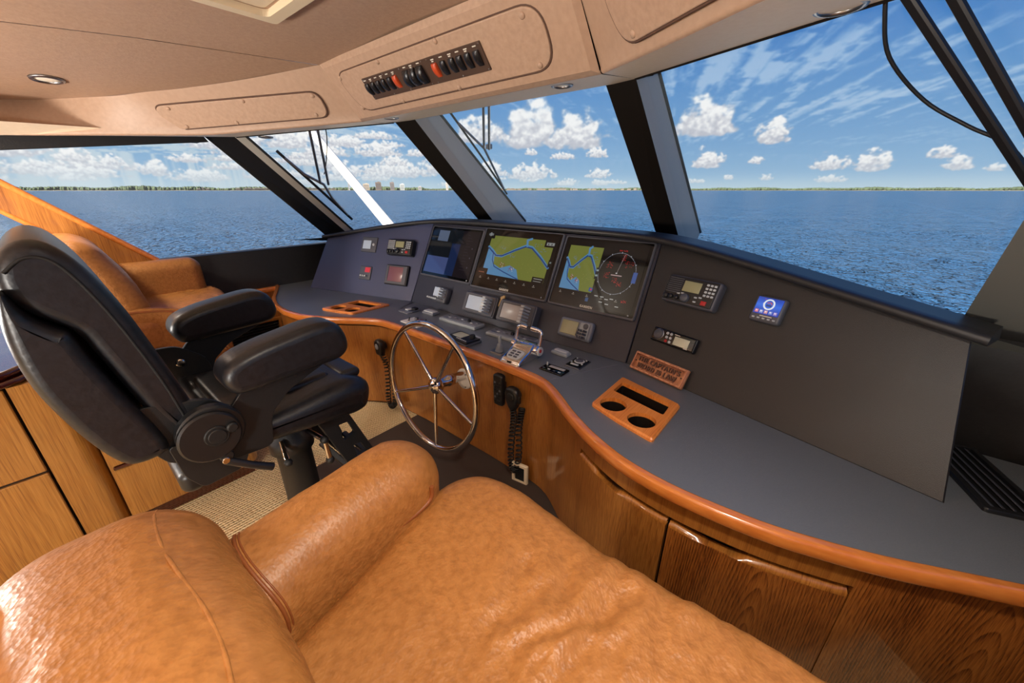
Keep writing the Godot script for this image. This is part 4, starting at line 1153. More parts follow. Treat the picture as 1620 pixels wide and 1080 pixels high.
func chart(p: Pic, x0: float, x1: float, y0: float, y1: float):
	# an electronic chart: olive land, a river with its channel, a bay
	var X := func(l: Array) -> Array:
		var o := []
		for i in range(0, l.size(), 2): o.append(x0 + l[i] * (x1 - x0)); o.append(y0 + l[i + 1] * (y1 - y0))
		return o
	var land := c8(122, 130, 58); var water := c8(92, 146, 190); var deep := c8(38, 70, 128)
	p.poly(X.call([0, 0, 1, 0, 1, 1, 0, 1]), land)
	p.poly(X.call([0, 0.36, 0.06, 0.36, 0.14, 0.52, 0.16, 0.72, 0.28, 0.80, 0.44, 0.70, 0.56, 0.78, 0.62, 1.0, 0.0, 1.0]), water)
	p.line(X.call([0.0, 0.30, 0.08, 0.38, 0.16, 0.50, 0.26, 0.50, 0.46, 0.30, 0.60, 0.18, 0.70, 0.20, 0.86, 0.40, 1.0, 0.62]), 6.0, water)
	p.line(X.call([0.0, 0.32, 0.08, 0.41, 0.16, 0.50, 0.26, 0.49, 0.46, 0.31, 0.60, 0.2, 0.70, 0.22, 0.86, 0.42, 1.0, 0.62]), 3.0, deep)
	p.line(X.call([0.62, 0.18, 0.60, 0.04, 0.66, 0.0]), 5.0, water)
	p.line(X.call([0.10, 0.42, 0.12, 0.62, 0.18, 0.78, 0.36, 0.88, 0.62, 1.0]), 2.0, deep)
	var rng := RandomNumberGenerator.new(); rng.seed = 8
	for q in [[0.24, 0.28], [0.78, 0.14], [0.88, 0.24], [0.42, 0.46]]:
		p.specks(rng, x0 + (q[0] - 0.05) * (x1 - x0), y0 + (q[1] - 0.04) * (y1 - y0), x0 + (q[0] + 0.05) * (x1 - x0), y0 + (q[1] + 0.04) * (y1 - y0), 10, 1.4, c8(110, 140, 180))
	for q in [[0.31, 0.72], [0.47, 0.78]]:
		p.specks(rng, x0 + (q[0] - 0.04) * (x1 - x0), y0 + (q[1] - 0.06) * (y1 - y0), x0 + (q[0] + 0.04) * (x1 - x0), y0 + (q[1] + 0.06) * (y1 - y0), 12, 1.8, c8(150, 50, 60))
		p.specks(rng, x0 + (q[0] - 0.04) * (x1 - x0), y0 + (q[1] - 0.06) * (y1 - y0), x0 + (q[0] + 0.04) * (x1 - x0), y0 + (q[1] + 0.06) * (y1 - y0), 7, 1.4, c8(226, 220, 220))
	p.specks(rng, x0 + 0.6 * (x1 - x0), y0 + 0.5 * (y1 - y0), x1 - 0.01, y0 + 0.9 * (y1 - y0), 16, 0.8, c8(176, 176, 90))
func ticks(p: Pic, y: float, n: int):
	for k in n:
		var x := 0.06 + 0.9 * k / n
		p.rect(x, y, x + 0.035, y + 0.012, c8(150, 142, 130)); p.rect(x + 0.01, y - 0.02, x + 0.022, y - 0.008, c8(190, 186, 180))

# =============================== instruments on the panels =================================
func face_frame(o: Vector3, x_to: Vector3, up: Vector3) -> Transform3D:
	var ux := (x_to - o).normalized(); var n := ux.cross(up - o).normalized()
	return Transform3D(Basis(ux, n.cross(ux), n), o)
func device(xf: Transform3D, called: String, label: String, category: String, x: float, y: float, w: float, h: float, d: float, r: float, m: Material) -> Node3D:   # body against the panel, origin at its middle
	var t := thing(called, label, category, xf * at(Vector3(x, y, 0)))
	var b := MB.new(); b.rbox(at(Vector3(0, 0, d / 2 - 0.004)), Vector3(w, h, d + 0.008), r, 3, 2); part(t, "body", b, m)
	return t
func knob(t: Node3D, x: float, y: float, z: float, r: float, h: float, m: Material, called := "knob"):
	var b := MB.new(); b.lathe(Transform3D(Basis(Vector3(1, 0, 0), Vector3(0, 0, 1), Vector3(0, -1, 0)), Vector3(x, y, z)), [Vector2(r, 0), Vector2(r * 0.95, h * 0.8), Vector2(r * 0.8, h), Vector2(0.001, h)], 18)
	return part(t, called, b, m)
func keys(t: Node3D, x0: float, y0: float, nx: int, ny: int, dx: float, dy: float, s: Vector3, m: Material, called := "button"):
	for i in nx:
		for j in ny: pbox(t, called, Vector3(x0 + i * dx, y0 - j * dy, s.z / 2), s, m, 0.002)

func instruments():
	var mid := face_frame(Vector3(CX, HC, -1.957), Vector3(0, HC, -1.957), Vector3(CX, 1.425, -2.282))
	var stb := face_frame(Vector3(-0.775, HC, -1.957), Vector3(0.464, HC, -1.612), Vector3(-0.775, 1.425, -2.282))
	var prt := face_frame(Vector3(-4.064, HC, -1.612), Vector3(-2.828, HC, -1.957), Vector3(-2.825, 1.425, -2.282))
	var PW := (Vector3(-2.828, HC, -1.957) - Vector3(-4.064, HC, -1.612)).length()
	# three large displays
	var P := Pic.new(420, 272, c8(13, 12, 11))
	chart(P, 0.08, 0.95, 0.08, 0.80)
	P.rect(0.0, 0.0, 0.13, 0.14, c8(15, 14, 13)); P.rect(0.03, 0.045, 0.10, 0.09, c8(120, 126, 128)); P.rect(0.05, 0.03, 0.07, 0.10, c8(150, 150, 150))
	P.rect(0.84, 0.08, 0.98, 0.20, c8(15, 14, 13)); P.rect(0.86, 0.115, 0.96, 0.17, c8(150, 152, 150)); P.rect(0.88, 0.13, 0.89, 0.16, c8(20, 20, 20)); P.rect(0.92, 0.13, 0.93, 0.16, c8(20, 20, 20))
	P.rect(0.0, 0.70, 0.16, 0.88, c8(34, 22, 16)); P.rect(0.03, 0.77, 0.12, 0.785, c8(150, 90, 70)); P.rect(0.8, 0.71, 0.95, 0.83, c8(14, 14, 14)); P.rect(0.82, 0.735, 0.93, 0.75, c8(150, 150, 146)); P.rect(0.82, 0.775, 0.92, 0.79, c8(130, 130, 126))
	P.rect(0.945, 0.40, 0.99, 0.52, c8(16, 16, 16)); P.rect(0.955, 0.43, 0.98, 0.46, c8(120, 130, 130))
	ticks(P, 0.875, 7)
	var R := Pic.new(420, 288, c8(10, 10, 10))
	chart(R, 0.04, 0.48, 0.09, 0.80)
	R.rect(0.48, 0.0, 1.0, 1.0, c8(16, 15, 15))
	for rr in [0.06, 0.12, 0.18]: R.circle(0.71, 0.45, rr, rr * 1.45, 0.0, c8(52, 50, 50))
	R.circle(0.71, 0.45, 0.215, 0.312, 0.7, c8(176, 182, 196)); R.circle(0.71, 0.45, 0.228, 0.33, 0.0, c8(90, 90, 96))
	for k in 12: R.dot(Vector2((0.71 + cos(TAU * k / 12) * 0.222) * 420, (0.45 + sin(TAU * k / 12) * 0.32) * 288), 1.6, c8(206, 210, 220))
	var rng := RandomNumberGenerator.new(); rng.seed = 2
	for q in [[0.61, 0.33, 0.04, 0.05], [0.83, 0.30, 0.05, 0.05], [0.60, 0.49, 0.03, 0.05], [0.71, 0.55, 0.03, 0.04], [0.77, 0.60, 0.03, 0.03], [0.75, 0.20, 0.02, 0.05], [0.88, 0.84, 0.03, 0.02], [0.72, 0.10, 0.05, 0.01]]:
		R.specks(rng, q[0] - q[2], q[1] - q[3], q[0] + q[2], q[1] + q[3], 26, 1.3, c8(176, 26, 28))
	R.line([0.71, 0.45, 0.75, 0.16], 0.6, c8(190, 180, 180)); R.rect(0.65, 0.475, 0.78, 0.49, c8(200, 170, 170)); R.rect(0.70, 0.44, 0.72, 0.46, c8(210, 210, 210))
	R.rect(0.9, 0.40, 0.95, 0.56, c8(60, 92, 160)); R.rect(0.46, 0.40, 0.50, 0.58, c8(24, 30, 34)); R.rect(0.465, 0.43, 0.495, 0.46, c8(150, 170, 170)); R.rect(0.465, 0.51, 0.495, 0.54, c8(150, 170, 170))
	for q in [[0.53, 0.82], [0.60, 0.82], [0.66, 0.85], [0.72, 0.83], [0.60, 0.90], [0.68, 0.92], [0.80, 0.93]]: R.rect(q[0], q[1], q[0] + 0.045, q[1] + 0.016, c8(186, 186, 182))
	R.rect(0.43, 0.88, 0.47, 0.94, c8(50, 84, 130)); ticks(R, 0.86, 5); R.rect(0.5, 0.84, 0.52, 0.86, c8(10, 10, 10)); R.rect(0.44, 0.72, 0.49, 0.78, c8(40, 90, 160)); R.rect(0.455, 0.735, 0.475, 0.765, c8(220, 60, 80))
	var D := Pic.new(400, 276, c8(20, 24, 30))
	for k in 13: D.rect(0.74, 0.08 + k * 0.062, 0.74 + 0.05 + 0.09 * ((k * 7) % 5) / 5.0, 0.09 + k * 0.062, c8(58, 48, 56))
	D.rect(0.0, 0.62, 0.48, 1.0, c8(70, 82, 128)); D.rect(0.13, 0.03, 0.36, 0.27, c8(92, 104, 128)); D.rect(0.66, 0.0, 1.0, 1.0, c8(30, 24, 28)); D.rect(0.48, 0.3, 0.66, 1.0, c8(26, 40, 76))  # bluish blocks: window reflections painted into the screen image
	for k in 13: D.rect(0.76, 0.08 + k * 0.062, 0.76 + 0.05 + 0.09 * ((k * 7) % 5) / 5.0, 0.09 + k * 0.062, c8(64, 52, 60))
	for k in 3: D.rect(0.9, 0.35 + 0.2 * k, 0.92, 0.38 + 0.2 * k, c8(90, 84, 96))
	var disp := [[-0.680, 0.487, 0.610, 0.430, D, 0.7, "dim left large display with window reflections painted on its screen"], [0.010, 0.492, 0.712, 0.462, P, 0.62, "middle large display showing a green chart full screen"], [0.698, 0.487, 0.590, 0.452, R, 0.62, "right large display split between a chart and a radar circle"]]
	for q in disp:
		var t := thing("chart_display", q[6], "display", mid * at(Vector3(q[0], q[1], 0)))
		var w: float = q[2]; var h: float = q[3]
		var b := MB.new(); b.plate(Transform3D(), rrect(-w / 2 - 0.012, -h / 2 - 0.016, w / 2 + 0.012, h / 2 + 0.010, 0.02), [rrect(-w / 2, -h / 2, w / 2, h / 2, 0.01)], -0.002, 0.016, 0.006); part(t, "bezel", b, M.bezel)
		b = MB.new(); b.plate(Transform3D(), rrect(-w / 2, -h / 2, w / 2, h / 2, 0.01), [], 0.0, 0.011, 0.001); part(t, "glass", b, M.gloss)
		screen_quad(t, "screen", -w / 2 + 0.02, -h / 2 + 0.022, w / 2 - 0.02, h / 2 - 0.016, 0.0125, q[4].screen(q[5]))
		if q[4] != D: lettering(t, "lettering", "GARMIN", 0.022, 0.001, Vector3(-0.02, -h / 2 + 0.013, 0.012), M.mark)
		pdisc(t, "button", Vector3(w / 2 - 0.035, -h / 2 + 0.012, 0.011), 0.005, 0.003, M.keys, 0.001, 12)
	# row under the displays
	var t := device(mid, "compass_display", "smallest square instrument under the left display with buttons below and right of its screen", "instrument", -0.628, 0.122, 0.162, 0.128, 0.05, 0.016, M.bezel)
	pround(t, "screen", Vector3(-0.018, 0.018, 0.055), Vector3(0.105, 0.078, 0.006), 0.003, M.lcd_blue)
	keys(t, -0.06, -0.044, 5, 1, 0.025, 0.0, Vector3(0.018, 0.013, 0.118), M.keys); keys(t, 0.059, 0.043, 1, 4, 0.0, 0.022, Vector3(0.014, 0.014, 0.118), M.keys)
	for q in [[-0.157, "left of the twin grey multifunction instruments, with a bluish screen", M.lcd_blue], [0.196, "right of the twin grey multifunction instruments, with a plain grey screen", M.lcd_grey]]:
		t = device(mid, "multifunction_display", q[1], "instrument", q[0], 0.125, 0.327, 0.160, 0.062, 0.012, M.bezel)
		var b := MB.new(); b.plate(at(Vector3(0, 0, 0.061)), rrect(-0.155, -0.072, 0.155, 0.072, 0.012), [rrect(-0.128, -0.056, 0.068, 0.056, 0.005)], 0.0, 0.010, 0.003); part(t, "bezel", b, M.bezel)
		pround(t, "screen", Vector3(-0.03, 0, 0.066), Vector3(0.19, 0.106, 0.006), 0.002, q[2])
		keys(t, 0.108, 0.05, 1, 6, 0.0, 0.021, Vector3(0.03, 0.013, 0.152), M.keys)
	t = device(mid, "fish_finder", "pale grey rounded instrument with an olive screen, right of the twins", "instrument", 0.661, 0.122, 0.236, 0.124, 0.04, 0.018, M.grey)
	pround(t, "screen", Vector3(-0.036, 0.0, 0.0445), Vector3(0.116, 0.088, 0.006), 0.003, M.lcd_olive)
	pround(t, "key_field", Vector3(0.068, 0, 0.0445), Vector3(0.062, 0.098, 0.004), 0.002, M.lightgrey)
	knob(t, 0.075, 0.028, 0.046, 0.018, 0.004, M.bezel, "key_ring"); keys(t, 0.052, -0.004, 3, 3, 0.017, 0.02, Vector3(0.012, 0.012, 0.098), M.bezel)
	var key := thing("key_tag", "small brass key tag tucked between the twin grey instruments", "key", mid * at(Vector3(0.028, 0.213, 0.03)))
	var kb := MB.new(); kb.plate(Transform3D(Basis(Vector3.BACK, 0.6), Vector3(0.0, 0.0, 0.0)), rrect(-0.022, -0.012, 0.022, 0.012, 0.01), [], 0.0, 0.014, 0.003); part(key, "tag", kb, mat(c8(176, 146, 96), 0.4))
	kb = MB.new(); kb.tube([Vector3(-0.012, -0.012, 0.006), Vector3(-0.02, -0.07, 0.006)], 0.006, 8); part(key, "shank", kb, mat(c8(176, 150, 100), 0.3, 1.0))
	# port wing
	var L := func(x: float) -> float: return PW + x
	t = device(prt, "engine_gauge", "small square gauge with a lit white screen, highest on the port wing", "instrument", L.call(-0.600), 0.491, 0.186, 0.147, 0.012, 0.008, M.bezel)
	pround(t, "screen", Vector3(-0.018, -0.004, 0.016), Vector3(0.098, 0.082, 0.004), 0.002, M.lcd_blue); knob(t, 0.06, 0.0, 0.014, 0.013, 0.006, M.keys)
	radio(prt, L.call(-0.195), "black marine radio on the port wing with an amber display", M.lcd_olive, false)
	t = device(prt, "battery_monitor", "small controller with a red lit display, lowest on the port wing", "instrument", L.call(-0.585), 0.214, 0.142, 0.130, 0.010, 0.006, M.bezel)
	var rs := mat(c8(150, 40, 44), 0.2); rs.emission_enabled = true; rs.emission = c8(210, 60, 66); rs.emission_energy_multiplier = 0.5
	pround(t, "screen", Vector3(0.028, 0.030, 0.012), Vector3(0.062, 0.048, 0.005), 0.002, rs); keys(t, -0.03, -0.032, 3, 1, 0.026, 0.0, Vector3(0.018, 0.013, 0.034), M.keys)
	t = device(prt, "alarm_display", "square dark instrument with a dull red screen on the port wing below the radio", "instrument", L.call(-0.199), 0.223, 0.256, 0.186, 0.022, 0.008, M.plastic)
	var b2 := MB.new(); b2.plate(at(Vector3(0, 0, 0.02)), rrect(-0.118, -0.085, 0.118, 0.085, 0.006), [rrect(-0.094, -0.064, 0.074, 0.075, 0.003)], 0.0, 0.009, 0.003); part(t, "bezel", b2, M.bezel)
	pround(t, "screen", Vector3(-0.01, 0.005, 0.023), Vector3(0.166, 0.136, 0.006), 0.002, mat(c8(126, 84, 92), 0.15))
	# starboard wing
	radio(stb, 0.221, "grey marine radio with keypad and red button on the starboard wing", M.lcd_olive, true)
	t = device(stb, "stereo_remote", "narrow black stereo head with a round dial above the wooden plaque", "stereo", 0.223, 0.219, 0.256, 0.076, 0.026, 0.008, M.plastic)
	pround(t, "fascia", Vector3(0, 0, 0.028), Vector3(0.244, 0.066, 0.008), 0.004, M.gloss); knob(t, -0.083, 0.004, 0.03, 0.027, 0.013, M.bezel, "dial"); knob(t, -0.083, 0.004, 0.03, 0.031, 0.005, M.brushed, "dial_ring")
	for k in 6: pdisc(t, "button", Vector3(-0.035 + 0.022 * (k % 2) + 0.002 * (k / 2), 0.021 - 0.021 * (k / 2), 0.031), 0.008, 0.005, M.red if k == 4 else M.keys, 0.002, 12)
	pround(t, "screen", Vector3(0.052, -0.004, 0.031), Vector3(0.084, 0.045, 0.005), 0.002, M.lcd_pale)
	pbox(t, "caption", Vector3(0.02, 0.026, 0.0325), Vector3(0.03, 0.004, 0.001), M.mark, 0.0); pbox(t, "caption", Vector3(0.085, -0.029, 0.0325), Vector3(0.022, 0.004, 0.001), M.mark, 0.0)
	t = device(stb, "thruster_display", "small grey instrument with a bright blue screen, alone right of the radio", "instrument", 0.582, 0.477, 0.128, 0.120, 0.03, 0.014, M.bezel)
	var B := Pic.new(140, 96, c8(26, 70, 186))
	for y in 96: B.rect(0, y / 96.0, 1, (y + 1) / 96.0, c8(20, 60, 170).lerp(c8(50, 112, 226), 1.0 - absf(y / 48.0 - 0.9)))
	for k in 5: B.rect(0.06 + k * 0.185, 0.76, 0.20 + k * 0.185, 0.95, [c8(226, 120, 130), c8(150, 160, 210), c8(214, 150, 150), c8(120, 140, 210), c8(150, 130, 200)][k]); B.rect(0.09 + k * 0.185, 0.80, 0.16 + k * 0.185, 0.87, c8(236, 232, 240))
	for rr in 9: B.circle(0.5, 0.38, 0.17 + rr * 0.006, 0.25 + rr * 0.008, 1.0, c8(232, 236, 242))
	B.rect(0.40, 0.40, 0.62, 0.52, c8(38, 62, 120)); B.line([0.42, 0.30, 0.56, 0.26, 0.60, 0.36], 2.0, c8(216, 90, 60)); B.rect(0.27, 0.33, 0.34, 0.43, c8(232, 236, 242)); B.rect(0.66, 0.33, 0.73, 0.43, c8(232, 236, 242)); B.dot(Vector2(40, 10), 2.5, c8(200, 80, 80))
	screen_quad(t, "screen", -0.051, -0.026, 0.051, 0.050, 0.0345, B.screen(0.9))
	for k in 5: pround(t, "button", Vector3(-0.042 + k * 0.021, -0.044, 0.033), Vector3(0.012, 0.007, 0.006), 0.003, M.keys)
	pbox(t, "caption", Vector3(0.006, -0.0335, 0.0343), Vector3(0.05, 0.004, 0.001), M.mark, 0.0)
	# carved plaque leaning at the foot of the wing
	var pw := stb * Transform3D(Basis(Vector3.RIGHT, -0.10), Vector3(0.213, 0.044, 0.014))
	var pq := thing("wooden_plaque", "carved wooden plaque with two lines of raised capital letters, leaning on the starboard wing", "plaque", pw)
	var pb := MB.new(); pb.plate(Transform3D(), rrect(-0.158, -0.052, 0.158, 0.052, 0.003), [], 0.0, 0.020, 0.004); part(pq, "board", pb, M.plaque)
	pb = MB.new(); pb.plate(at(Vector3(0, 0, 0.0195)), rrect(-0.155, -0.049, 0.155, 0.049, 0.003), [rrect(-0.146, -0.040, 0.146, 0.040, 0.003)], 0.0, 0.006, 0.002); part(pq, "border", pb, M.plaque)
	lettering(pq, "lettering", "THE CAPTAIN'S", 0.036, 0.008, Vector3(0, 0.017, 0.021), M.letters)
	lettering(pq, "lettering", "WORD IS LAW", 0.036, 0.008, Vector3(0, -0.019, 0.021), M.letters)
	for x in [-0.138, 0.138]: pdisc(pq, "screw", Vector3(x, 0.0, 0.019), 0.004, 0.003, M.thread, 0.001, 10)

func radio(xf: Transform3D, x: float, label: String, lcd: Material, grey: bool):
	var t := device(xf, "marine_radio", label, "radio", x, 0.476, 0.287, 0.146, 0.052, 0.012, M.bezel if grey else M.plastic)
	pround(t, "faceplate", Vector3(0, 0, 0.056), Vector3(0.268, 0.128, 0.008), 0.004, M.plastic)
	var z := 0.060
	for k in 8: pbox(t, "speaker_slat", Vector3(-0.088, 0.054 - k * 0.0105, z), Vector3(0.078, 0.0045, 0.006), M.bezel if grey else M.keys, 0.001)
	pround(t, "screen", Vector3(0.006, 0.022, z), Vector3(0.094, 0.056, 0.006), 0.003, lcd)
	for i in 3:
		for j in 4: pround(t, "button", Vector3(0.083 + i * 0.019, 0.047 - j * 0.018, z), Vector3(0.014, 0.011, 0.007), 0.003, M.keys)
	knob(t, -0.006, -0.040, z - 0.002, 0.023, 0.022, M.bezel if grey else M.plastic)
	for q in [[-0.113, 0.015], [-0.083, 0.012], [-0.051, 0.012]]: knob(t, q[0], -0.046, z - 0.002, q[1], 0.018, M.plastic)
	for q in [[-0.052, -0.022], [-0.03, -0.018], [0.045, -0.026], [0.068, -0.022], [0.046, -0.048]]: pround(t, "button", Vector3(q[0], q[1], z), Vector3(0.017, 0.008, 0.006), 0.003, M.keys)
	var rb := pround(t, "button", Vector3(0.094, -0.046, z), Vector3(0.028, 0.022, 0.01), 0.003, M.red); rb.set_meta("label", "red distress button")

# =============================== on the worktop ===========================================
func tray(port: bool):
	var t := thing("cup_tray", ["varnished wooden cup tray set in the starboard worktop, the nearer one", "varnished wooden cup tray set in the port worktop, the far one"][int(port)], "cup holder", at(Vector3(tray_mx(-0.54, port), HC, -1.54)))
	var xf := at(Vector3(0, HC, 0), FLAT)
	var h1 := ring(Vector2(tray_mx(-0.616, port), 1.466), 0.060); var h2 := ring(Vector2(tray_mx(-0.464, port), 1.425), 0.060)
	var l := []
	for q in [[-0.675, -1.588], [-0.407, -1.524], [-0.412, -1.638], [-0.677, -1.700]]: l.append_array([tray_mx(q[0], port), q[1]])
	var h3 := round_poly(MB.ccw(plan(l)), 0.012)
	var out := round_poly(tray_outline(port), 0.02)
	var b := MB.new(); b.plate(xf, out, [h1, h2, h3], -0.002, 0.018, 0.007); part(t, "frame", b, M.tray, false)
	for h in [h1, h2, h3]:
		b = MB.new(); var r := MB.ccw(h); r.reverse(); b.rim(xf, r, -0.13, -0.002); b.fill(xf, MB.ccw(h), -0.13); part(t, "well", b, M.well, false)
func tray_mx(x: float, port: bool) -> float: return 2 * CX - x + 0.037 if port else x

func flat_thing(called: String, label: String, category: String, x: float, z: float, yaw := 0.0) -> Node3D:
	return thing(called, label, category, Transform3D(Basis(Vector3.UP, yaw) * FLAT, Vector3(x, HC, z)))

func counter_things():
	tray(false); tray(true)
	var t := flat_thing("trim_switch", "flat grey switch plate with black levers, next to the port joint of the worktop", "switch", -2.597, -1.775)
	pround(t, "plate", Vector3(0, 0, 0.003), Vector3(0.125, 0.13, 0.008), 0.003, M.grey)
	pround(t, "cover", Vector3(0.03, 0.02, 0.006), Vector3(0.075, 0.09, 0.014), 0.004, M.brushed); pround(t, "lever", Vector3(0.03, 0.035, 0.018), Vector3(0.05, 0.04, 0.02), 0.006, M.rubber); pround(t, "lever", Vector3(-0.005, 0.0, 0.014), Vector3(0.04, 0.05, 0.014), 0.005, M.keys)
	t = flat_thing("switch_pod", "small pale grey oval pod at the foot of the panel, left of the long keypads", "switch", -2.40, -1.842)
	pround(t, "base", Vector3(0, 0, 0.010), Vector3(0.135, 0.078, 0.022), 0.010, M.grey); pround(t, "cap", Vector3(0, 0, 0.022), Vector3(0.115, 0.058, 0.012), 0.006, M.keys)
	t = flat_thing("start_switches", "white switch panel with toggles behind the top of the steering wheel", "switch panel", -2.31, -1.622, -0.05)
	pround(t, "plate", Vector3(0, 0, 0.003), Vector3(0.225, 0.125, 0.008), 0.003, M.white); 
	for q in [[-0.06, -0.02], [0.075, 0.035], [0.085, -0.03]]:
		pdisc(t, "collar", Vector3(q[0], q[1], 0.006), 0.010, 0.006, M.steel); var b := MB.new(); b.tube([Vector3(q[0], q[1], 0.01), Vector3(q[0] + 0.004, q[1] + 0.008, 0.034)], [0.0035, 0.006], 8); part(t, "toggle", b, M.plastic)
	knob(t, -0.035, 0.035, 0.006, 0.016, 0.022, M.bezel); knob(t, 0.02, 0.03, 0.006, 0.026, 0.012, mat(c8(140, 60, 52), 0.4)); knob(t, 0.02, 0.03, 0.006, 0.031, 0.005, M.brushed, "ring")
	for q in [[-2.036, "long grey control keypad under the left of the twin instruments", 0], [-1.538, "long grey control keypad behind the throttle levers", 1]]:
		t = flat_thing("control_keypad", q[1], "keypad", q[0], -1.838, 0.02)
		pround(t, "body", Vector3(0, 0, 0.011), Vector3(0.385, 0.112, 0.026), 0.010, M.lightgrey)
		pround(t, "face", Vector3(0.0, 0.006, 0.0235), Vector3(0.36, 0.078, 0.004), 0.002, M.grey)
		for k in 9:
			var x := -0.155 + k * 0.038
			if k == (6 if q[2] == 0 else 4): knob(t, x, 0.012, 0.025, 0.014, 0.015, M.rubber)
			else: pround(t, "button", Vector3(x, 0.018 - 0.022 * (k % 2), 0.026), Vector3(0.022, 0.014, 0.006), 0.003, [M.bezel, M.keys, M.brushed][k % 3])
		pbox(t, "caption", Vector3(-0.14, -0.026, 0.0255), Vector3(0.05, 0.010, 0.001), mat(c8(60, 76, 110), 0.4), 0.0)
	t = flat_thing("autopilot_remote", "black autopilot control with a pale screen lying right of the steering wheel top", "autopilot", -1.762, -1.60, -0.10)
	pround(t, "base", Vector3(0, 0, 0.008), Vector3(0.225, 0.135, 0.018), 0.006, M.bezel); pround(t, "body", Vector3(0, 0, 0.022), Vector3(0.212, 0.12, 0.018), 0.006, M.plastic)
	pround(t, "screen", Vector3(-0.035, 0.008, 0.0305), Vector3(0.095, 0.075, 0.005), 0.002, M.lcd_pale); knob(t, 0.062, 0.030, 0.030, 0.020, 0.022, M.rubber); pround(t, "key_cover", Vector3(0.055, 0.064, 0.028), Vector3(0.085, 0.022, 0.012), 0.005, M.keys)
	for k in 6: pround(t, "button", Vector3(-0.01 + k * 0.018, -0.043, 0.031), Vector3(0.012, 0.010, 0.006), 0.003, M.keys)
	t = flat_thing("thruster_joystick", "grey joystick on a square steel plate left of the throttle", "joystick", -1.449, -1.615)
	var b := MB.new(); b.plate(Transform3D(), rrect(-0.05, -0.046, 0.05, 0.046, 0.012), [], 0.0, 0.010, 0.003); part(t, "plate", b, M.brushed)
	b = MB.new(); b.lathe(Transform3D(Basis(Vector3(1, 0, 0), Vector3(0, 0, 1), Vector3(0, -1, 0)), Vector3(0, 0, 0.008)), [Vector2(0.03, 0), Vector2(0.024, 0.012), Vector2(0.026, 0.016), Vector2(0.019, 0.03), Vector2(0.02, 0.036), Vector2(0.012, 0.052), Vector2(0.008, 0.056), Vector2(0.001, 0.057)], 22); part(t, "boot", b, M.grey)
	b = MB.new(); b.lathe(Transform3D(Basis(Vector3(1, 0, 0), Vector3(0, 0, 1), Vector3(0, -1, 0)), Vector3(0, 0, 0.05)), [Vector2(0.007, 0), Vector2(0.009, 0.04), Vector2(0.013, 0.055), Vector2(0.010, 0.062), Vector2(0.001, 0.063)], 16); part(t, "stick", b, M.lightgrey)
	throttle()
	t = flat_thing("rudder_pod", "narrow pale grey pod at the foot of the panel right of the throttle", "switch", -1.137, -1.829, -0.05)
	pround(t, "body", Vector3(0, 0, 0.010), Vector3(0.122, 0.058, 0.024), 0.011, M.lightgrey); pround(t, "cap", Vector3(0, 0.004, 0.022), Vector3(0.09, 0.034, 0.012), 0.006, M.keys)
	t = flat_thing("trolling_panel", "low black panel with a pale strip, in front right of the throttle", "control panel", -1.045, -1.618)
	pround(t, "plate", Vector3(0, 0, 0.003), Vector3(0.15, 0.085, 0.012), 0.004, M.gloss); pround(t, "screen", Vector3(0.008, 0.018, 0.009), Vector3(0.10, 0.024, 0.004), 0.002, M.lcd_grey)
	for k in 4: pround(t, "button", Vector3(-0.055 + k * 0.034, -0.022, 0.009), Vector3(0.016, 0.010, 0.005), 0.002, M.keys if k % 2 else M.bezel)
	knob(t, -0.06, 0.02, 0.008, 0.005, 0.02, M.keys)
	t = flat_thing("searchlight_panel", "black and steel plate with a round cluster, beside the starboard joint of the worktop", "control panel", -0.987, -1.772)
	pround(t, "plate", Vector3(0, 0, 0.003), Vector3(0.10, 0.135, 0.008), 0.003, M.brushed); pround(t, "face", Vector3(0, 0, 0.0075), Vector3(0.088, 0.12, 0.005), 0.002, M.gloss)
	knob(t, 0, 0.022, 0.009, 0.024, 0.012, M.bezel); knob(t, 0, 0.022, 0.009, 0.032, 0.004, M.keys, "ring"); pround(t, "button", Vector3(0.0, -0.034, 0.011), Vector3(0.05, 0.016, 0.006), 0.003, M.keys)
	for q in [[-0.03, 0.05], [0.03, 0.05], [0.034, -0.01], [-0.034, -0.01]]: pdisc(t, "button", Vector3(q[0], q[1], 0.009), 0.006, 0.005, M.keys, 0.001, 10)
	# air outlet at the starboard end
	t = flat_thing("defroster_vent", "black louvred air vent in the worktop right of the starboard wing", "vent", 0.575, -1.86, 0.30)
	b = MB.new(); b.plate(Transform3D(), rrect(-0.085, -0.20, 0.085, 0.20, 0.012), [rrect(-0.065, -0.18, 0.065, 0.18, 0.004)], 0.0, 0.014, 0.004); part(t, "frame", b, M.plastic)
	b = MB.new(); b.plate(Transform3D(), rrect(-0.065, -0.18, 0.065, 0.18, 0.004), [], 0.0, 0.002); part(t, "grille_floor", b, M.gasket)
	for k in 5:
		b = MB.new(); b.box(Transform3D(Basis(Vector3.UP, 0.5), Vector3(-0.052 + k * 0.026, 0, 0.008)), Vector3(0.016, 0.36, 0.003), 0.001); part(t, "slat", b, M.bezel)

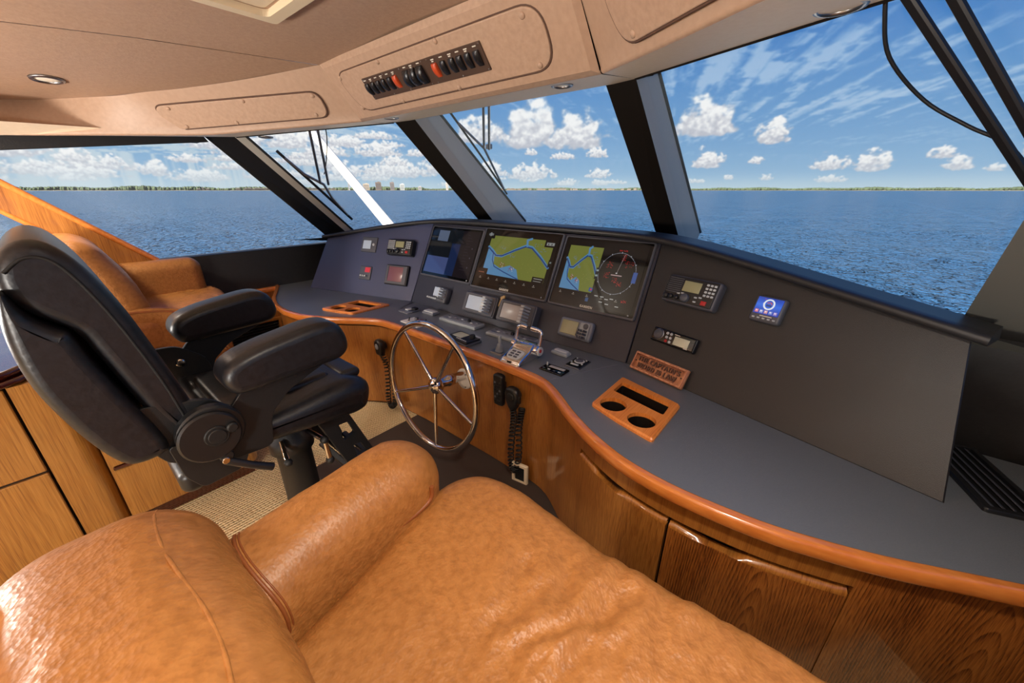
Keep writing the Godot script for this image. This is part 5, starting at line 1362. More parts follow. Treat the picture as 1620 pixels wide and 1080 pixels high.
func throttle():
	var t := flat_thing("throttle_control", "chrome twin lever throttle with a keypad on its sloping face", "throttle", -1.283, -1.63)
	var b := MB.new()
	# body: wedge rising towards the bow with a round head
	var side := smooth(v2([0.118, 0.0, 0.120, 0.018, 0.105, 0.034, 0.03, 0.064, 0.0, 0.085, -0.035, 0.098, -0.075, 0.088, -0.095, 0.05, -0.10, 0.0]), 4)
	b.puff(Transform3D(Basis(Vector3(0, -1, 0), Vector3(0, 0, 1), Vector3(-1, 0, 0)), Vector3(0.0, 0, 0)), side, -0.072, 0.072, 0.016, 4); part(t, "body", b, M.chrome)
	b = MB.new(); b.disc(Transform3D(Basis(Vector3(0, 1, 0), Vector3(0, 0, 1), Vector3(1, 0, 0)), Vector3(-0.096, 0.04, 0.058)), 0.034, 0.192, 24, 0.006); part(t, "axle", b, M.chrome)
	b = MB.new(); b.disc(Transform3D(Basis(Vector3(0, 1, 0), Vector3(0, 0, 1), Vector3(1, 0, 0)), Vector3(0.095, 0.04, 0.058)), 0.027, 0.012, 20, 0.003); part(t, "end_cap", b, M.keys)
	b = MB.new(); b.disc(Transform3D(Basis(Vector3(0, 1, 0), Vector3(0, 0, 1), Vector3(1, 0, 0)), Vector3(0.106, 0.034, 0.064)), 0.011, 0.004, 14, 0.001); part(t, "badge", b, M.red)
	for s in [-1.0, 1.0]:
		b = MB.new(); var x: float = 0.088 * s
		var pts := smooth3([Vector3(x, 0.04, 0.05), Vector3(x, 0.055, 0.10), Vector3(x, 0.066, 0.145), Vector3(x - 0.006 * s, 0.07, 0.165), Vector3(x - 0.03 * s, 0.072, 0.172), Vector3(x - 0.07 * s, 0.072, 0.172)], 5)
		b.tube(pts, 0.0125, 12); part(t, "lever", b, M.chrome)
		b = MB.new(); b.tube([Vector3(x - 0.03 * s, 0.072, 0.172), Vector3(x - 0.074 * s, 0.072, 0.172)], 0.0155, 12); part(t, "grip", b, M.chrome)
	var sl := Transform3D(Basis(Vector3.RIGHT, atan2(0.030, 0.075)), Vector3(0, -0.068, 0.0515))
	b = MB.new(); b.plate(sl, smooth(v2([-0.042, -0.028, 0.0, -0.04, 0.042, -0.028, 0.048, 0.03, 0.0, 0.036, -0.048, 0.03]), 5), [], -0.003, 0.003, 0.002); part(t, "key_field", b, M.keys)
	for i in 2:
		for j in 3: b = MB.new(); b.rbox(sl * at(Vector3(-0.018 + 0.036 * i, 0.018 - 0.02 * j, 0.004)), Vector3(0.026, 0.012, 0.006), 0.003, 2, 1); part(t, "button", b, M.bezel)
	b = MB.new(); b.box(at(Vector3(0, -0.121, 0.018)), Vector3(0.03, 0.006, 0.016), 0.001); part(t, "logo_plate", b, M.gasket)

# =============================== wheel and handsets ========================================
func helm_wheel():
	var n := Vector3(0, 0.072, 1).normalized(); var uy := n.cross(Vector3.RIGHT).normalized()
	var t := thing("steering_wheel", "polished steel five spoke steering wheel in front of the console", "steering wheel", Transform3D(Basis(Vector3.RIGHT, uy, n), Vector3(-1.684, 0.586, -1.24)))
	var b := MB.new(); var r := []
	for k in 72: r.append(Vector3(cos(TAU * k / 72), sin(TAU * k / 72), 0) * 0.396)
	b.tube(r, 0.0185, 14, true); part(t, "rim", b, M.steel)
	for a in [128.5, 56.5, -15.5, -83.0, -157.0]:
		var d := Vector3(cos(deg_to_rad(a)), sin(deg_to_rad(a)), 0)
		b = MB.new(); b.tube([d * 0.03 + Vector3(0, 0, -0.035), d * 0.39], [0.0125, 0.0095], 12); part(t, "spoke", b, M.steel)
	var fw := Basis(Vector3(1, 0, 0), Vector3(0, 0, 1), Vector3(0, -1, 0))
	b = MB.new(); b.lathe(Transform3D(fw, Vector3(0, 0, -0.075)), [Vector2(0.03, 0), Vector2(0.05, 0.012), Vector2(0.052, 0.045), Vector2(0.044, 0.055), Vector2(0.03, 0.058), Vector2(0.026, 0.068), Vector2(0.001, 0.071)], 28); part(t, "hub", b, M.steel)
	b = MB.new(); b.lathe(Transform3D(fw, Vector3(0, 0, -0.285)), [Vector2(0.03, 0), Vector2(0.03, 0.09), Vector2(0.036, 0.095), Vector2(0.036, 0.15), Vector2(0.03, 0.156), Vector2(0.028, 0.215)], 24); part(t, "shaft", b, M.steel)
	b = MB.new(); b.lathe(Transform3D(fw, Vector3(0.0, -0.03, -0.288)), [Vector2(0.072, 0), Vector2(0.07, 0.010), Vector2(0.03, 0.014), Vector2(0.001, 0.014)], 30); part(t, "mount_plate", b, M.white)
	for k in 3: pdisc(t, "screw", Vector3(cos(k * 2.1 - 1.2) * 0.056, -0.03 + sin(k * 2.1 - 1.2) * 0.056, -0.277), 0.005, 0.003, M.thread, 0.001, 10)

func coil(path: Array, r: float, wire: float, turns: int) -> MB:
	var p := smooth3(path, 14); var n := p.size(); var pts := []
	var steps := turns * 10
	for i in steps + 1:
		var u := float(i) / steps * (n - 1); var k := mini(int(u), n - 2)
		var c: Vector3 = p[k].lerp(p[k + 1], u - k); var t: Vector3 = (p[k + 1] - p[k]).normalized()
		var nx := t.cross(Vector3(0.1, 0.2, 1)).normalized(); var ny := t.cross(nx)
		var a := TAU * i / 10.0
		pts.append(c + (nx * cos(a) + ny * sin(a)) * r)
	var b := MB.new(); b.tube(pts, wire, 6); return b

func handsets():
	# keypad handset in its clip, then the fist microphone with its coiled cord
	var t := thing("remote_handset", "black keypad handset clipped upright on the console right of the wheel", "handset", at(Vector3(-1.325, 0.605, -1.505)))
	pround(t, "clip", Vector3(0, 0, 0.008), Vector3(0.05, 0.09, 0.02), 0.006, M.plastic)
	var b := MB.new(); b.puff(at(Vector3(0, 0, 0.016)), smooth(v2([-0.034, -0.08, -0.022, -0.1, 0.022, -0.1, 0.034, -0.08, 0.037, 0.06, 0.028, 0.098, -0.028, 0.098, -0.037, 0.06]), 4), 0.0, 0.04, 0.012, 4); part(t, "body", b, M.plastic)
	for i in 3:
		for j in 6: pround(t, "button", Vector3(-0.019 + i * 0.019, 0.05 - j * 0.024, 0.056), Vector3(0.012, 0.013, 0.006), 0.003, M.rubber if (i + j) % 4 else M.bezel)
	t = thing("fist_microphone", "black fist microphone hanging right of the keypad handset on the console", "microphone", at(Vector3(-1.215, 0.60, -1.505)))
	pdisc(t, "hanger", Vector3(0, 0.0, 0.0), 0.03, 0.02, M.plastic)
	b = MB.new(); b.puff(at(Vector3(0, 0, 0.018)), smooth(v2([0, 0.062, 0.038, 0.05, 0.052, 0.012, 0.044, -0.03, 0.026, -0.07, 0.012, -0.084, -0.012, -0.084, -0.026, -0.07, -0.044, -0.03, -0.052, 0.012, -0.038, 0.05]), 4), 0.0, 0.05, 0.02, 5); part(t, "body", b, M.plastic)
	knob(t, 0, 0.006, 0.066, 0.026, 0.005, M.rubber, "grille"); pround(t, "talk_key", Vector3(0.047, -0.005, 0.045), Vector3(0.016, 0.05, 0.02), 0.006, M.rubber)
	var o := Vector3(-1.215, 0.60, -1.505)
	solo("coiled_cord", "long black coiled cord looping down from the microphone right of the wheel", "cord", coil([Vector3(0, -0.075, 0.045) + o, Vector3(0.012, -0.14, 0.05) + o, Vector3(0.0, -0.25, 0.05) + o, Vector3(-0.012, -0.40, 0.05) + o, Vector3(0.0, -0.50, 0.05) + o, Vector3(0.03, -0.495, 0.045) + o, Vector3(0.04, -0.38, 0.035) + o, Vector3(0.035, -0.22, 0.03) + o, Vector3(0.04, -0.12, 0.02) + o, Vector3(0.035, -0.085, 0.0) + o], 0.017, 0.0048, 42), M.rubber)
	t = thing("fist_microphone", "black fist microphone hanging at the left of the wheel near the console bend", "microphone", at(Vector3(-2.565, 0.555, -1.492)))
	pdisc(t, "hanger", Vector3(0, 0.0, 0.0), 0.03, 0.02, M.plastic)
	b = MB.new(); b.puff(at(Vector3(0, 0, 0.018)), smooth(v2([0, 0.062, 0.036, 0.05, 0.05, 0.012, 0.042, -0.03, 0.026, -0.07, -0.026, -0.07, -0.042, -0.03, -0.05, 0.012, -0.036, 0.05]), 4), 0.0, 0.055, 0.022, 5); part(t, "body", b, M.plastic)
	knob(t, 0, 0.006, 0.072, 0.024, 0.004, M.grey, "grille")
	o = Vector3(-2.565, 0.555, -1.49)
	solo("coiled_cord", "black coiled cord in a double loop behind the left side of the wheel", "cord", coil([Vector3(0.01, -0.06, 0.04) + o, Vector3(0.06, -0.14, 0.045) + o, Vector3(0.06, -0.30, 0.05) + o, Vector3(0.035, -0.46, 0.05) + o, Vector3(0.075, -0.51, 0.05) + o, Vector3(0.12, -0.45, 0.045) + o, Vector3(0.13, -0.30, 0.04) + o, Vector3(0.11, -0.16, 0.03) + o, Vector3(0.09, -0.08, 0.01) + o], 0.018, 0.0048, 40), M.rubber)
	t = thing("wall_outlet", "cream framed outlet plate low on the console under the coiled cord", "outlet", at(Vector3(-1.165, 0.062, -1.475)))
	b = MB.new(); b.plate(Transform3D(Basis(Vector3.UP, 0.15)), rrect(-0.055, -0.062, 0.055, 0.085, 0.006), [rrect(-0.035, -0.042, 0.035, 0.065, 0.004)], 0.0, 0.018, 0.005); part(t, "frame", b, M.cream)
	b = MB.new(); b.plate(Transform3D(Basis(Vector3.UP, 0.15)), rrect(-0.035, -0.042, 0.035, 0.065, 0.004), [], 0.0, 0.008, 0.002); part(t, "insert", b, M.rubber)
	var bk := solo("bulkhead_button", "small dark button plate on the console left of the wheel, under the port worktop edge", "button", MB.new(), M.rubber) if false else null

# =============================== helm chair ================================================
func helm_chair():
	var xc := -1.85
	var t := thing("helm_chair", "black leather helm chair on a pedestal with two padded armrests", "chair", at(Vector3(xc, 0, -0.45)))
	var b: MB
	# backrest: front cushion between x -2.18 and -1.52
	b = MB.new(); b.puff(at(Vector3(xc, 0, 0), SIDE), smooth(prof([0.0, 1.575, -0.045, 1.51, -0.085, 1.40, -0.115, 1.27, -0.145, 1.12, -0.165, 0.99, -0.15, 0.93, -0.11, 0.925, -0.06, 1.03, -0.028, 1.15, 0.0, 1.27, 0.022, 1.345, 0.072, 1.40, 0.108, 1.46, 0.10, 1.54, 0.05, 1.585]), 4), -0.345, 0.345, 0.034, 6); part(t, "back_cushion", b, M.black, false)
	# rear shell
	b = MB.new(); b.puff(at(Vector3(xc, 0, 0), SIDE), smooth(prof([0.125, 1.42, 0.135, 1.33, 0.13, 1.22, 0.105, 1.10, 0.07, 0.99, 0.035, 0.925, -0.01, 0.91, -0.055, 0.92, -0.068, 0.945, -0.05, 1.03, -0.015, 1.15, 0.015, 1.27, 0.03, 1.345, 0.05, 1.365, 0.085, 1.41, 0.105, 1.475]), 4), -0.372, 0.372, 0.028, 5); part(t, "back_shell", b, M.black, false)
	# stitched welt on both cheeks
	for s in [-1.0, 1.0]:
		var pts := []
		for q in [[0.088, 1.515], [0.05, 1.545], [0.012, 1.538], [-0.018, 1.49], [-0.052, 1.39], [-0.082, 1.27], [-0.110, 1.13], [-0.128, 1.0]]: pts.append(Vector3(xc + s * 0.344, q[1], q[0]))
		b = MB.new(); b.tube(smooth3(pts, 5), 0.0045, 6); part(t, "seam", b, M.thread, false)
	# seat
	var seat := smooth(prof([-0.785, 0.83, -0.77, 0.88, -0.70, 0.915, -0.60, 0.915, -0.45, 0.90, -0.30, 0.895, -0.22, 0.90, -0.20, 0.84, -0.22, 0.79, -0.34, 0.775, -0.50, 0.755, -0.62, 0.745, -0.70, 0.735, -0.76, 0.755]), 4)
	b = MB.new(); b.puff(at(Vector3(xc, 0, 0), SIDE), seat, -0.36, 0.36, 0.07, 6); part(t, "seat", b, M.black, false)
	for q in [[-0.34, 0.30], [-0.56, 0.30]]:
		b = MB.new(); b.rbox(at(Vector3(xc, 0.905, q[0])), Vector3(0.44, 0.05, 0.20), 0.024, 4, 3); part(t, "seat_pad", b, M.black, false)
	b = MB.new(); b.rbox(at(Vector3(xc, 0.90, -0.735)), Vector3(0.52, 0.05, 0.10), 0.024, 4, 3); part(t, "front_roll", b, M.black, false)
	# armrests
	for s in [-1.0, 1.0]:
		var x: float = xc + s * 0.40
		b = MB.new(); b.puff(at(Vector3(x - s * 0.035, 0, 0), SIDE), smooth(prof([-0.238, 1.125, -0.25, 1.075, -0.285, 1.052, -0.40, 1.056, -0.54, 1.062, -0.63, 1.07, -0.668, 1.105, -0.665, 1.165, -0.635, 1.215, -0.57, 1.232, -0.455, 1.218, -0.35, 1.20, -0.27, 1.172]), 4), -0.075, 0.075, 0.036, 6)
		var ar := part(t, "armrest", b, M.black, false)
		b = MB.new(); b.plate(at(Vector3(x - s * 0.035, 0, 0), SIDE), round_poly(MB.ccw(prof([-0.63, 1.072, -0.30, 1.056, -0.235, 0.985, -0.17, 0.93, -0.20, 0.80, -0.34, 0.79, -0.36, 0.92, -0.44, 0.99, -0.60, 1.055])), 0.03), [], -0.008, 0.008, 0.002)
		var bp := part(t, "arm_bracket", b, M.frame, false)
		b = MB.new(); b.plate(at(Vector3(xc + s * 0.335, 0, 0), SIDE), round_poly(MB.ccw(prof([-0.02, 1.085, -0.20, 1.045, -0.272, 0.965, -0.285, 0.88, -0.06, 0.85, -0.02, 0.93] if s > 0 else [-0.02, 1.06, -0.24, 1.045, -0.335, 0.96, -0.345, 0.86, -0.06, 0.85, -0.02, 0.93])), 0.035), [], -0.008, 0.008, 0.002); part(t, "hinge_plate", b, M.frame, false)
		if s < 0:
			b = MB.new(); b.disc(Transform3D(Basis(Vector3.UP, PI / 2), Vector3(xc - 0.335 + 0.007, 0.965, -0.235)), 0.018, 0.012, 18, 0.004); part(t, "bolt", b, M.steel, false)
	var sd := Basis(Vector3(0, 0, -1), Vector3(0, 1, 0), Vector3(1, 0, 0))
	b = MB.new(); b.disc(at(Vector3(xc + 0.368, 0.945, -0.175), sd), 0.095, 0.035, 36, 0.006); part(t, "hinge_disc", b, M.frame, false)
	b = MB.new(); b.disc(at(Vector3(xc + 0.403, 0.94, -0.165), sd), 0.088, 0.018, 36, 0.006); part(t, "tension_dial", b, M.plastic, false)
	b = MB.new(); b.disc(at(Vector3(xc + 0.419, 0.94, -0.18), sd), 0.036, 0.008, 26, 0.003); b.disc(at(Vector3(xc + 0.425, 0.94, -0.18), sd), 0.026, 0.006, 26, 0.002); part(t, "dial_cap", b, M.rubber, false)
	b = MB.new(); b.disc(at(Vector3(xc + 0.419, 0.955, -0.225), sd), 0.017, 0.018, 20, 0.004); part(t, "lock_button", b, M.rubber, false)
	# lower side plate and recline lever
	b = MB.new(); b.plate(at(Vector3(xc + 0.35, 0, 0), SIDE), round_poly(MB.ccw(prof([-0.06, 0.93, -0.275, 0.88, -0.26, 0.79, -0.235, 0.745, -0.11, 0.735, -0.075, 0.80])), 0.02), [], -0.01, 0.01, 0.002); part(t, "side_plate", b, M.frame, false)
	b = MB.new(); b.disc(at(Vector3(xc + 0.36, 0.845, -0.19), sd), 0.022, 0.05, 20, 0.004); b.tube([Vector3(xc + 0.40, 0.825, -0.185), Vector3(xc + 0.42, 0.775, -0.25), Vector3(xc + 0.42, 0.733, -0.305)], [0.014, 0.013, 0.015], 12); part(t, "recline_lever", b, M.plastic, false)
	b = MB.new(); b.disc(at(Vector3(xc + 0.41, 0.832, -0.183), sd), 0.012, 0.006, 14, 0.002); part(t, "bolt", b, M.steel, false)
	b = MB.new(); b.rbox(at(Vector3(xc + 0.1, 0.765, -0.09)), Vector3(0.50, 0.09, 0.07), 0.03, 4, 2); part(t, "rear_bar", b, M.plastic, false)
	b = MB.new(); b.rbox(at(Vector3(xc - 0.02, 0.715, -0.46)), Vector3(0.34, 0.07, 0.40), 0.02, 3, 2); part(t, "seat_frame", b, M.frame, false)
	# pedestal
	b = MB.new(); b.lathe(at(Vector3(xc, 0, -0.50)), [Vector2(0.17, 0.0), Vector2(0.17, 0.014), Vector2(0.10, 0.03), Vector2(0.082, 0.05), Vector2(0.078, 0.50), Vector2(0.098, 0.51), Vector2(0.098, 0.58), Vector2(0.078, 0.59), Vector2(0.076, 0.685), Vector2(0.001, 0.685)], 30); part(t, "pedestal", b, M.frame, false)
	for q in [[Vector3(xc + 0.07, 0.60, -0.44), Vector3(xc + 0.17, 0.545, -0.42)], [Vector3(xc + 0.07, 0.60, -0.56), Vector3(xc + 0.20, 0.595, -0.58)], [Vector3(xc + 0.20, 0.60, -0.58), Vector3(xc + 0.22, 0.49, -0.58)]]:
		b = MB.new(); b.tube([q[0], q[1]], [0.011, 0.013], 10); part(t, "lock_handle", b, M.steel, false)
		b = MB.new(); b.lathe(at(q[1]), [Vector2(0.001, -0.02), Vector2(0.016, -0.012), Vector2(0.02, 0), Vector2(0.016, 0.012), Vector2(0.001, 0.02)], 14); part(t, "handle_ball", b, M.rubber, false)
	# footrest: two slotted side plates with a tread
	for s in [-1.0, 1.0]:
		b = MB.new(); var p := round_poly(MB.ccw(prof([-0.56, 0.705, -0.70, 0.715, -0.80, 0.44, -0.83, 0.32, -0.78, 0.28, -0.68, 0.36])), 0.02)
		b.plate(at(Vector3(xc + s * 0.20, 0, 0), SIDE), p, [round_poly(MB.ccw(prof([-0.652, 0.645, -0.70, 0.64, -0.725, 0.565, -0.665, 0.545])), 0.01), round_poly(MB.ccw(prof([-0.705, 0.50, -0.745, 0.495, -0.768, 0.43, -0.715, 0.42])), 0.01)], -0.012, 0.012, 0.003); part(t, "footrest_side", b, M.frame, false)
	b = MB.new()
	for k in 4: b.box(Transform3D(Basis(Vector3.RIGHT, 0.3), Vector3(xc, 0.315 + 0.0 * k, -0.70 - 0.045 * k)), Vector3(0.40, 0.02, 0.034), 0.006)
	part(t, "tread", b, M.frame, false)

# =============================== settees ===================================================
func folds(sd: int) -> FastNoiseLite: return noise(1.0, 3, FastNoiseLite.TYPE_SIMPLEX_SMOOTH, sd)
func cushion(out: PackedVector2Array, y0: float, y1: float, r: float, crown: float, heart: Vector2, fn = null) -> MB:   # plan outline (x, -z), rounded top edge, domed top
	var b := MB.new(); var p := MB.ccw(out); var rows := []
	var c := heart
	var put := func(v: Vector2, y: float) -> Vector3:
		var q := Vector3(v.x, y, -v.y)
		return fn.call(q) if fn != null else q
	var row := []
	for v in p: row.append(put.call(v, y0))
	rows.append(row)
	for k in 9:
		var a := PI / 2 * k / 8.0
		var ins := MB.inset(p, r * (1.0 - cos(a))); row = []
		for v in ins: row.append(put.call(v, y1 - r + r * sin(a)))
		rows.append(row)
	var cap := MB.inset(p, r)
	for k in range(1, 41):
		var u := k / 40.0; row = []
		for v in cap: row.append(put.call(v.lerp(c, u), y1 + crown * (1.0 - (1.0 - u) * (1.0 - u))))
		rows.append(row)
	b.grid(rows, false, true)
	return b

func settees():
	# starboard bench in the foreground
	var t := thing("settee", "tan leather companion bench in the foreground beside the camera", "settee", at(Vector3(-0.05, 0, -0.3)))
	var n := folds(4)
	var out := PackedVector2Array()
	for v in smooth(plan([-0.66, 0.10, -0.70, -0.10, -0.755, -0.35, -0.80, -0.54, -0.80, -0.635, -0.755, -0.71, -0.66, -0.752, -0.54, -0.757, -0.30, -0.738, 0.0, -0.745, 0.30, -0.77, 0.66, -0.78, 0.76, -0.70, 0.76, 0.10, 0.1, 0.12]), 16): out.append(v)
	var wrinkle := func(p: Vector3) -> Vector3:
		var up := smoothstep(0.74, 0.82, p.y)
		var w := n.get_noise_2d(p.x * 2.2 + 3.0, p.z * 2.2)
		var u := p.x * 5.2 + p.z * 1.3 + w * 1.2                            # soft folds run from the front edge back
		var fold := sin(p.x * 34.0 + p.z * 11.0 + w * 9.0) * 0.6 + n.get_noise_2d(p.x * 11.0, p.z * 3.0 + 5.0) * 1.2
		var zone := smoothstep(-0.46, -0.2, p.x - 0.2 * n.get_noise_2d(p.z * 3.0, 1.0)) * smoothstep(-0.12, -0.4, p.z)
		var crease := -fold * zone
		return p + Vector3(0, (w * 0.012 - crease * 0.012) * up, 0) + Vector3(0, 0, -n.get_noise_2d(p.x * 6.0, p.y * 3.0) * 0.006)
	part(t, "seat_cushion", cushion(out, 0.60, 0.835, 0.085, 0.012, Vector2(-0.05, -0.02), wrinkle), M.tan, false)
	var b := MB.new(); b.rbox(at(Vector3(0.0, 0.31, -0.28)), Vector3(1.52, 0.62, 0.78), 0.03, 3, 2); part(t, "base", b, M.wood, false)
	# rolled inboard arm
	var arm := func(p: Vector3, d: Vector3) -> Vector3:
		var z := p.z
		p.x += 0.035 * smoothstep(-0.35, 0.35, z) + maxf(0.0, p.x) * 0.35 * smoothstep(0.0, 0.3, z)
		p.y += 0.035 * smoothstep(0.35, -0.3, z) * smoothstep(0.0, 0.2, p.y) - 0.02 * smoothstep(-0.2, -0.34, z)
		return p + d * n.get_noise_3d(p.x * 4.0, p.y * 4.0, p.z * 4.0) * 0.006
	b = MB.new(); b.rbox(at(Vector3(-0.855, 0.70, -0.235)), Vector3(0.245, 0.55, 0.73), 0.12, 9, 10, arm); part(t, "arm", b, M.tan, false)
	for q in [[0.150, 0.0042], [0.141, 0.0022]]:           # welt and stitching where the arm meets the back
		var wl := []
		for k in 20:
			var a := lerpf(2.2, -0.35, k / 19.0)
			var dd := Vector3(cos(a), sin(a), 0)
			var pt: Vector3 = Vector3(0.0025 * signf(dd.x), 0.155, q[0] + 0.012 * sin(k * 0.3)) + dd * 0.12
			wl.append((arm.call(pt, dd) as Vector3) + Vector3(-0.855, 0.70, -0.235))
		b = MB.new(); b.tube(wl, q[1], 8); part(t, "piping", b, M.piping, false)
	b = MB.new(); b.tube(smooth3([Vector3(-0.735, 0.90, -0.515), Vector3(-0.735, 0.86, -0.507), Vector3(-0.735, 0.845, -0.46), Vector3(-0.735, 0.843, -0.39)], 6), 0.007, 8); part(t, "piping", b, M.piping, false)
	# backrest
	var back := func(p: Vector3, d: Vector3) -> Vector3:
		var k := n.get_noise_2d(p.x * 1.6, p.y * 2.0) * 0.012
		var lift := smoothstep(-0.85, -0.35, p.x)
		p.y += 0.03 * lift * smoothstep(0.0, 0.25, p.y)
		var f := absf(n.get_noise_2d(p.x * 7.0, p.z * 2.0 + p.y * 2.0 + 20.0))
		k -= (1.0 - smoothstep(0.0, 0.14, f)) * 0.006 * smoothstep(-0.8, -0.6, p.x)
		return p + d * k
	b = MB.new(); b.rbox(at(Vector3(-0.20, 0.84, 0.105)), Vector3(1.62, 0.56, 0.36), 0.15, 9, 26, back); part(t, "backrest", b, M.tan, false)
	b = MB.new(); var pts := []
	for k in 40:                                          # raised seam along the top, laid on the surface
		var x := -0.93 + k * 0.03 + 0.20; var z := -0.092 + 0.010 * sin(k * 0.35)
		var cl := Vector3(clampf(x, -0.66, 0.66), 0.13, clampf(z, -0.03, 0.03)); var dx := x - cl.x; var dz := z - cl.z
		var dd := Vector3(dx, sqrt(maxf(0.0, 0.0225 - dx * dx - dz * dz)), dz)
		pts.append((back.call(cl + dd, dd.normalized()) as Vector3) + Vector3(-0.20, 0.84, 0.105) - dd.normalized() * 0.0022)
	b.tube(pts, 0.0034, 8); part(t, "seam", b, M.tan, false)
	b = MB.new(); b.tube(smooth3([Vector3(-1.0, 0.75, 0.24), Vector3(-0.995, 0.95, 0.235), Vector3(-0.965, 1.06, 0.23), Vector3(-0.88, 1.115, 0.235), Vector3(-0.7, 1.14, 0.24), Vector3(-0.2, 1.15, 0.245)], 6), 0.008, 8); part(t, "piping", b, M.piping, false)
	# port bench by the side window
	t = thing("settee", "tan leather bench against the port wall beyond the helm chair", "settee", at(Vector3(-3.9, 0, -0.4)))
	out = smooth(plan([-3.44, -0.05, -3.43, -0.45, -3.47, -0.66, -3.62, -0.80, -3.9, -0.865, -4.18, -0.88, -4.27, -0.80, -4.28, -0.05]), 10)
	var w2 := func(p: Vector3) -> Vector3: return p + Vector3(0, n.get_noise_2d(p.x * 3.0, p.z * 3.0) * 0.012 * smoothstep(0.8, 0.88, p.y) - 0.012 * (1.0 - smoothstep(0.0, 0.12, absf(n.get_noise_2d(p.x * 9.0, p.z * 3.0)))) * smoothstep(-0.55, -0.75, p.z), 0)
	part(t, "seat_cushion", cushion(out, 0.70, 0.90, 0.07, 0.012, Vector2(-3.9, 0.12), w2), M.tan, false)
	b = MB.new(); b.puff(at(Vector3(-3.435, 0, 0), SIDE), smooth(prof([0.02, 0.0, 0.02, 0.97, -0.14, 0.985, -0.32, 0.965, -0.45, 0.93, -0.52, 0.88, -0.58, 0.78, -0.66, 0.62, -0.71, 0.45, -0.72, 0.0]), 5), -0.03, 0.03, 0.02, 4); part(t, "side_panel", b, M.tan, false)
	b = MB.new(); b.tube(smooth3([Vector3(-3.402, 0.955, 0.0), Vector3(-3.402, 0.962, -0.14), Vector3(-3.402, 0.944, -0.32), Vector3(-3.402, 0.91, -0.44), Vector3(-3.402, 0.865, -0.50), Vector3(-3.402, 0.77, -0.56), Vector3(-3.402, 0.61, -0.64), Vector3(-3.402, 0.45, -0.69)], 5), 0.007, 8); part(t, "piping", b, M.piping, false)
	b = MB.new(); b.rbox(at(Vector3(-3.87, 0.35, -0.36)), Vector3(0.82, 0.70, 0.72), 0.05, 4, 2); part(t, "base", b, M.tan, false)
	var bk2 := func(p: Vector3, d: Vector3) -> Vector3:
		p.z += (p.y - 0.1) * 0.22 + 0.03 * smoothstep(0.1, 0.3, p.y)
		return p + d * n.get_noise_2d(p.x * 3.0, p.y * 3.0) * 0.01
	b = MB.new(); b.rbox(at(Vector3(-3.87, 1.05, -0.16)), Vector3(0.92, 0.74, 0.26), 0.12, 8, 8, bk2); part(t, "backrest", b, M.tan, false)
	b = MB.new(); b.rbox(at(Vector3(-4.275, 0.93, -0.44)), Vector3(0.20, 0.46, 0.74), 0.085, 7, 6); part(t, "arm", b, M.tan, false)

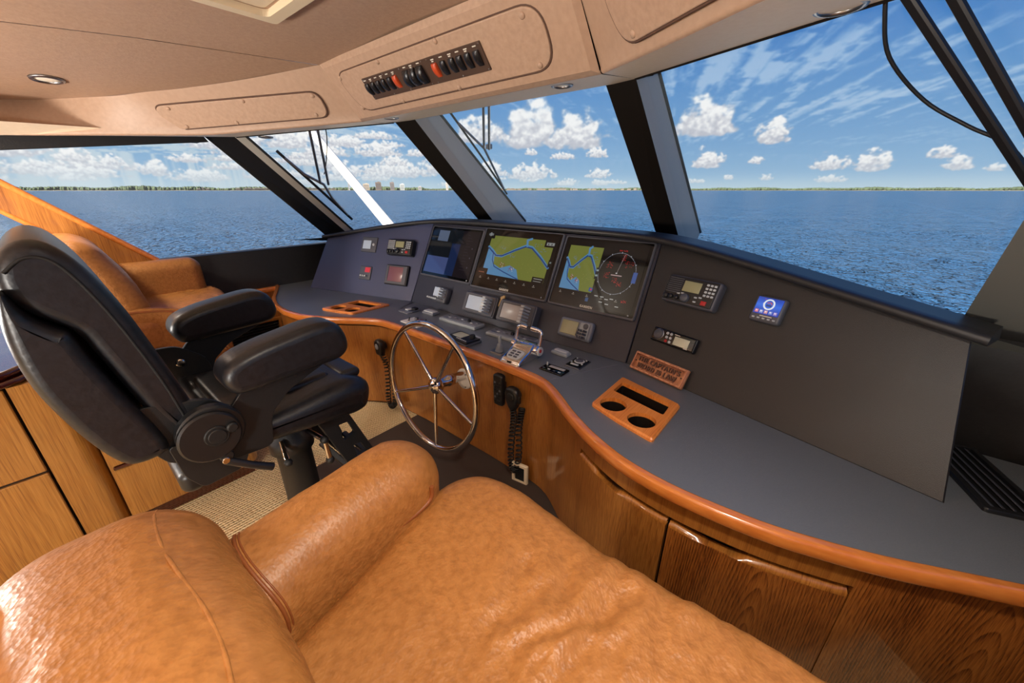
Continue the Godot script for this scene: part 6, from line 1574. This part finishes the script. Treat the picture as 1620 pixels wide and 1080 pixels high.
# =============================== port side joinery, mat ====================================
func port_furniture():
	var rug := [-2.275, -0.68, -0.1, -0.68]
	var edge := span(edge_pts(), -2.27, -0.1); edge.reverse()
	for v in edge: rug.append_array([v.x, v.z - 0.012])
	var b := MB.new(); b.plate(at(Vector3.ZERO, FLAT), plan(rug), [], 0.0, 0.014, 0.003)
	solo("floor_mat", "plain dark brown mat on the floor in front of the steering wheel", "mat", b, M.mat_brown)
	# louvred cupboard end under the worktop at the port wall
	var t := thing("louvre_panel", "wood framed black louvre low in the corner beyond the helm chair", "vent", at(Vector3(-4.36, 0.30, -1.12)))
	b = MB.new(); b.plate(at(Vector3(-4.40, 0, 0), SIDE), prof([-0.80, 0.02, -1.43, 0.02, -1.43, 0.72, -0.80, 0.72]), [prof([-0.90, 0.10, -1.345, 0.10, -1.345, 0.42, -0.90, 0.42])], -0.02, 0.02, 0.004); part(t, "board", b, M.wood, false)
	b = MB.new(); b.plate(at(Vector3(-4.375, 0, 0), SIDE), prof([-0.87, 0.07, -1.375, 0.07, -1.375, 0.45, -0.87, 0.45]), [prof([-0.90, 0.10, -1.345, 0.10, -1.345, 0.42, -0.90, 0.42])], 0.0, 0.02, 0.006); part(t, "frame", b, M.wood, false)
	b = MB.new(); b.box(at(Vector3(-4.41, 0.26, -1.122)), Vector3(0.01, 0.33, 0.45)); part(t, "backing", b, M.gasket, false)
	for k in 11:
		b = MB.new(); b.box(Transform3D(Basis(Vector3.BACK, 0.6), Vector3(-4.385, 0.115 + k * 0.029, -1.122)), Vector3(0.026, 0.007, 0.445), 0.002); part(t, "slat", b, M.plastic, false)
	b = MB.new(); b.rbox(at(Vector3(-4.385, 0.745, -1.11)), Vector3(0.07, 0.05, 0.66), 0.016, 4, 2); part(t, "edge_trim", b, M.edge, false)
	# galley locker aft of the helm chair with its table top
	t = thing("locker", "varnished wooden locker with drawer fronts behind the helm chair", "cabinet", at(Vector3(-2.9, 0, 0.5)))
	b = MB.new(); b.rbox(at(Vector3(-2.85, 0.47, 1.02)), Vector3(0.64, 0.90, 1.46), 0.012, 3, 2); part(t, "carcase", b, M.well, false)
	b = MB.new(); var post := []
	for k in 13:
		var a := PI / 2 * k / 12.0
		post.append_array([-2.60 + 0.085 * cos(a), 0.19 - 0.065 * sin(a)])
	b.plate(at(Vector3.ZERO, FLAT), plan([-2.515, 0.285] + post + [-2.70, 0.125, -2.70, 0.285]), [], 0.0, 0.93, 0.0); part(t, "corner_post", b, M.locker, false)
	for q in [[0.295, 0.62, 0.04, 0.498], [0.295, 0.62, 0.510, 0.925], [0.63, 1.16, 0.04, 0.498], [0.63, 1.16, 0.510, 0.925], [1.17, 1.75, 0.04, 0.498], [1.17, 1.75, 0.510, 0.925]]:
		b = MB.new(); b.box(at(Vector3(-2.525, (q[2] + q[3]) / 2, (q[0] + q[1]) / 2)), Vector3(0.024, q[3] - q[2], q[1] - q[0]), 0.004); part(t, "drawer_front", b, M.locker, false)
	# low step locker running forward beside the chair
	t = thing("step_locker", "low varnished wooden locker along the floor under the helm chair back", "cabinet", at(Vector3(-2.85, 0, -0.2)))
	var ol := PackedVector2Array()
	for v in [-3.35, 0.12, -2.535, 0.12]: pass
	var fr := [-3.35, 0.122, -2.535, 0.122, -2.535, -0.40]
	for k in 9:
		var a := PI / 2 * k / 8.0
		fr.append_array([-2.635 + 0.10 * cos(a), -0.40 - 0.10 * sin(a)])
	fr.append_array([-3.35, -0.50])
	b = MB.new(); b.plate(at(Vector3.ZERO, FLAT), plan(fr), [], 0.075, 0.60, 0.006); part(t, "body", b, M.locker, false)
	b = MB.new(); b.box(at(Vector3(-2.53, 0.235, -0.14)), Vector3(0.02, 0.29, 0.50), 0.003); part(t, "drawer_front", b, M.locker, false)
	b = MB.new(); b.box(at(Vector3(-2.531, 0.50, -0.14)), Vector3(0.02, 0.19, 0.50), 0.003); part(t, "drawer_front", b, M.locker, false)
	b = MB.new(); b.box(at(Vector3(-2.525, 0.392, -0.14)), Vector3(0.022, 0.018, 0.50), 0.004); part(t, "rail", b, M.dark_wood, false)
	b = MB.new(); b.box(at(Vector3(-2.95, 0.0375, -0.17)), Vector3(0.78, 0.075, 0.56), 0.0); part(t, "plinth", b, M.dark_wood, false)
	# table top
	var tt := thing("dinette_table", "glossy dark wood table top with a moulded edge at the far left", "table", at(Vector3(-3.1, 0.94, 0.9)))
	b = MB.new(); b.puff(at(Vector3(0, 0.93, 0), FLAT), rrect(-3.95, -1.8, -2.47, -0.16, 0.25, 10), 0.0, 0.028, 0.013, 4); part(tt, "moulding", b, M.dark_wood, false)
	b = MB.new(); b.puff(at(Vector3(0, 0.958, 0), FLAT), rrect(-3.93, -1.78, -2.49, -0.18, 0.24, 10), 0.0, 0.034, 0.016, 4); part(tt, "top", b, M.dark_wood, false)
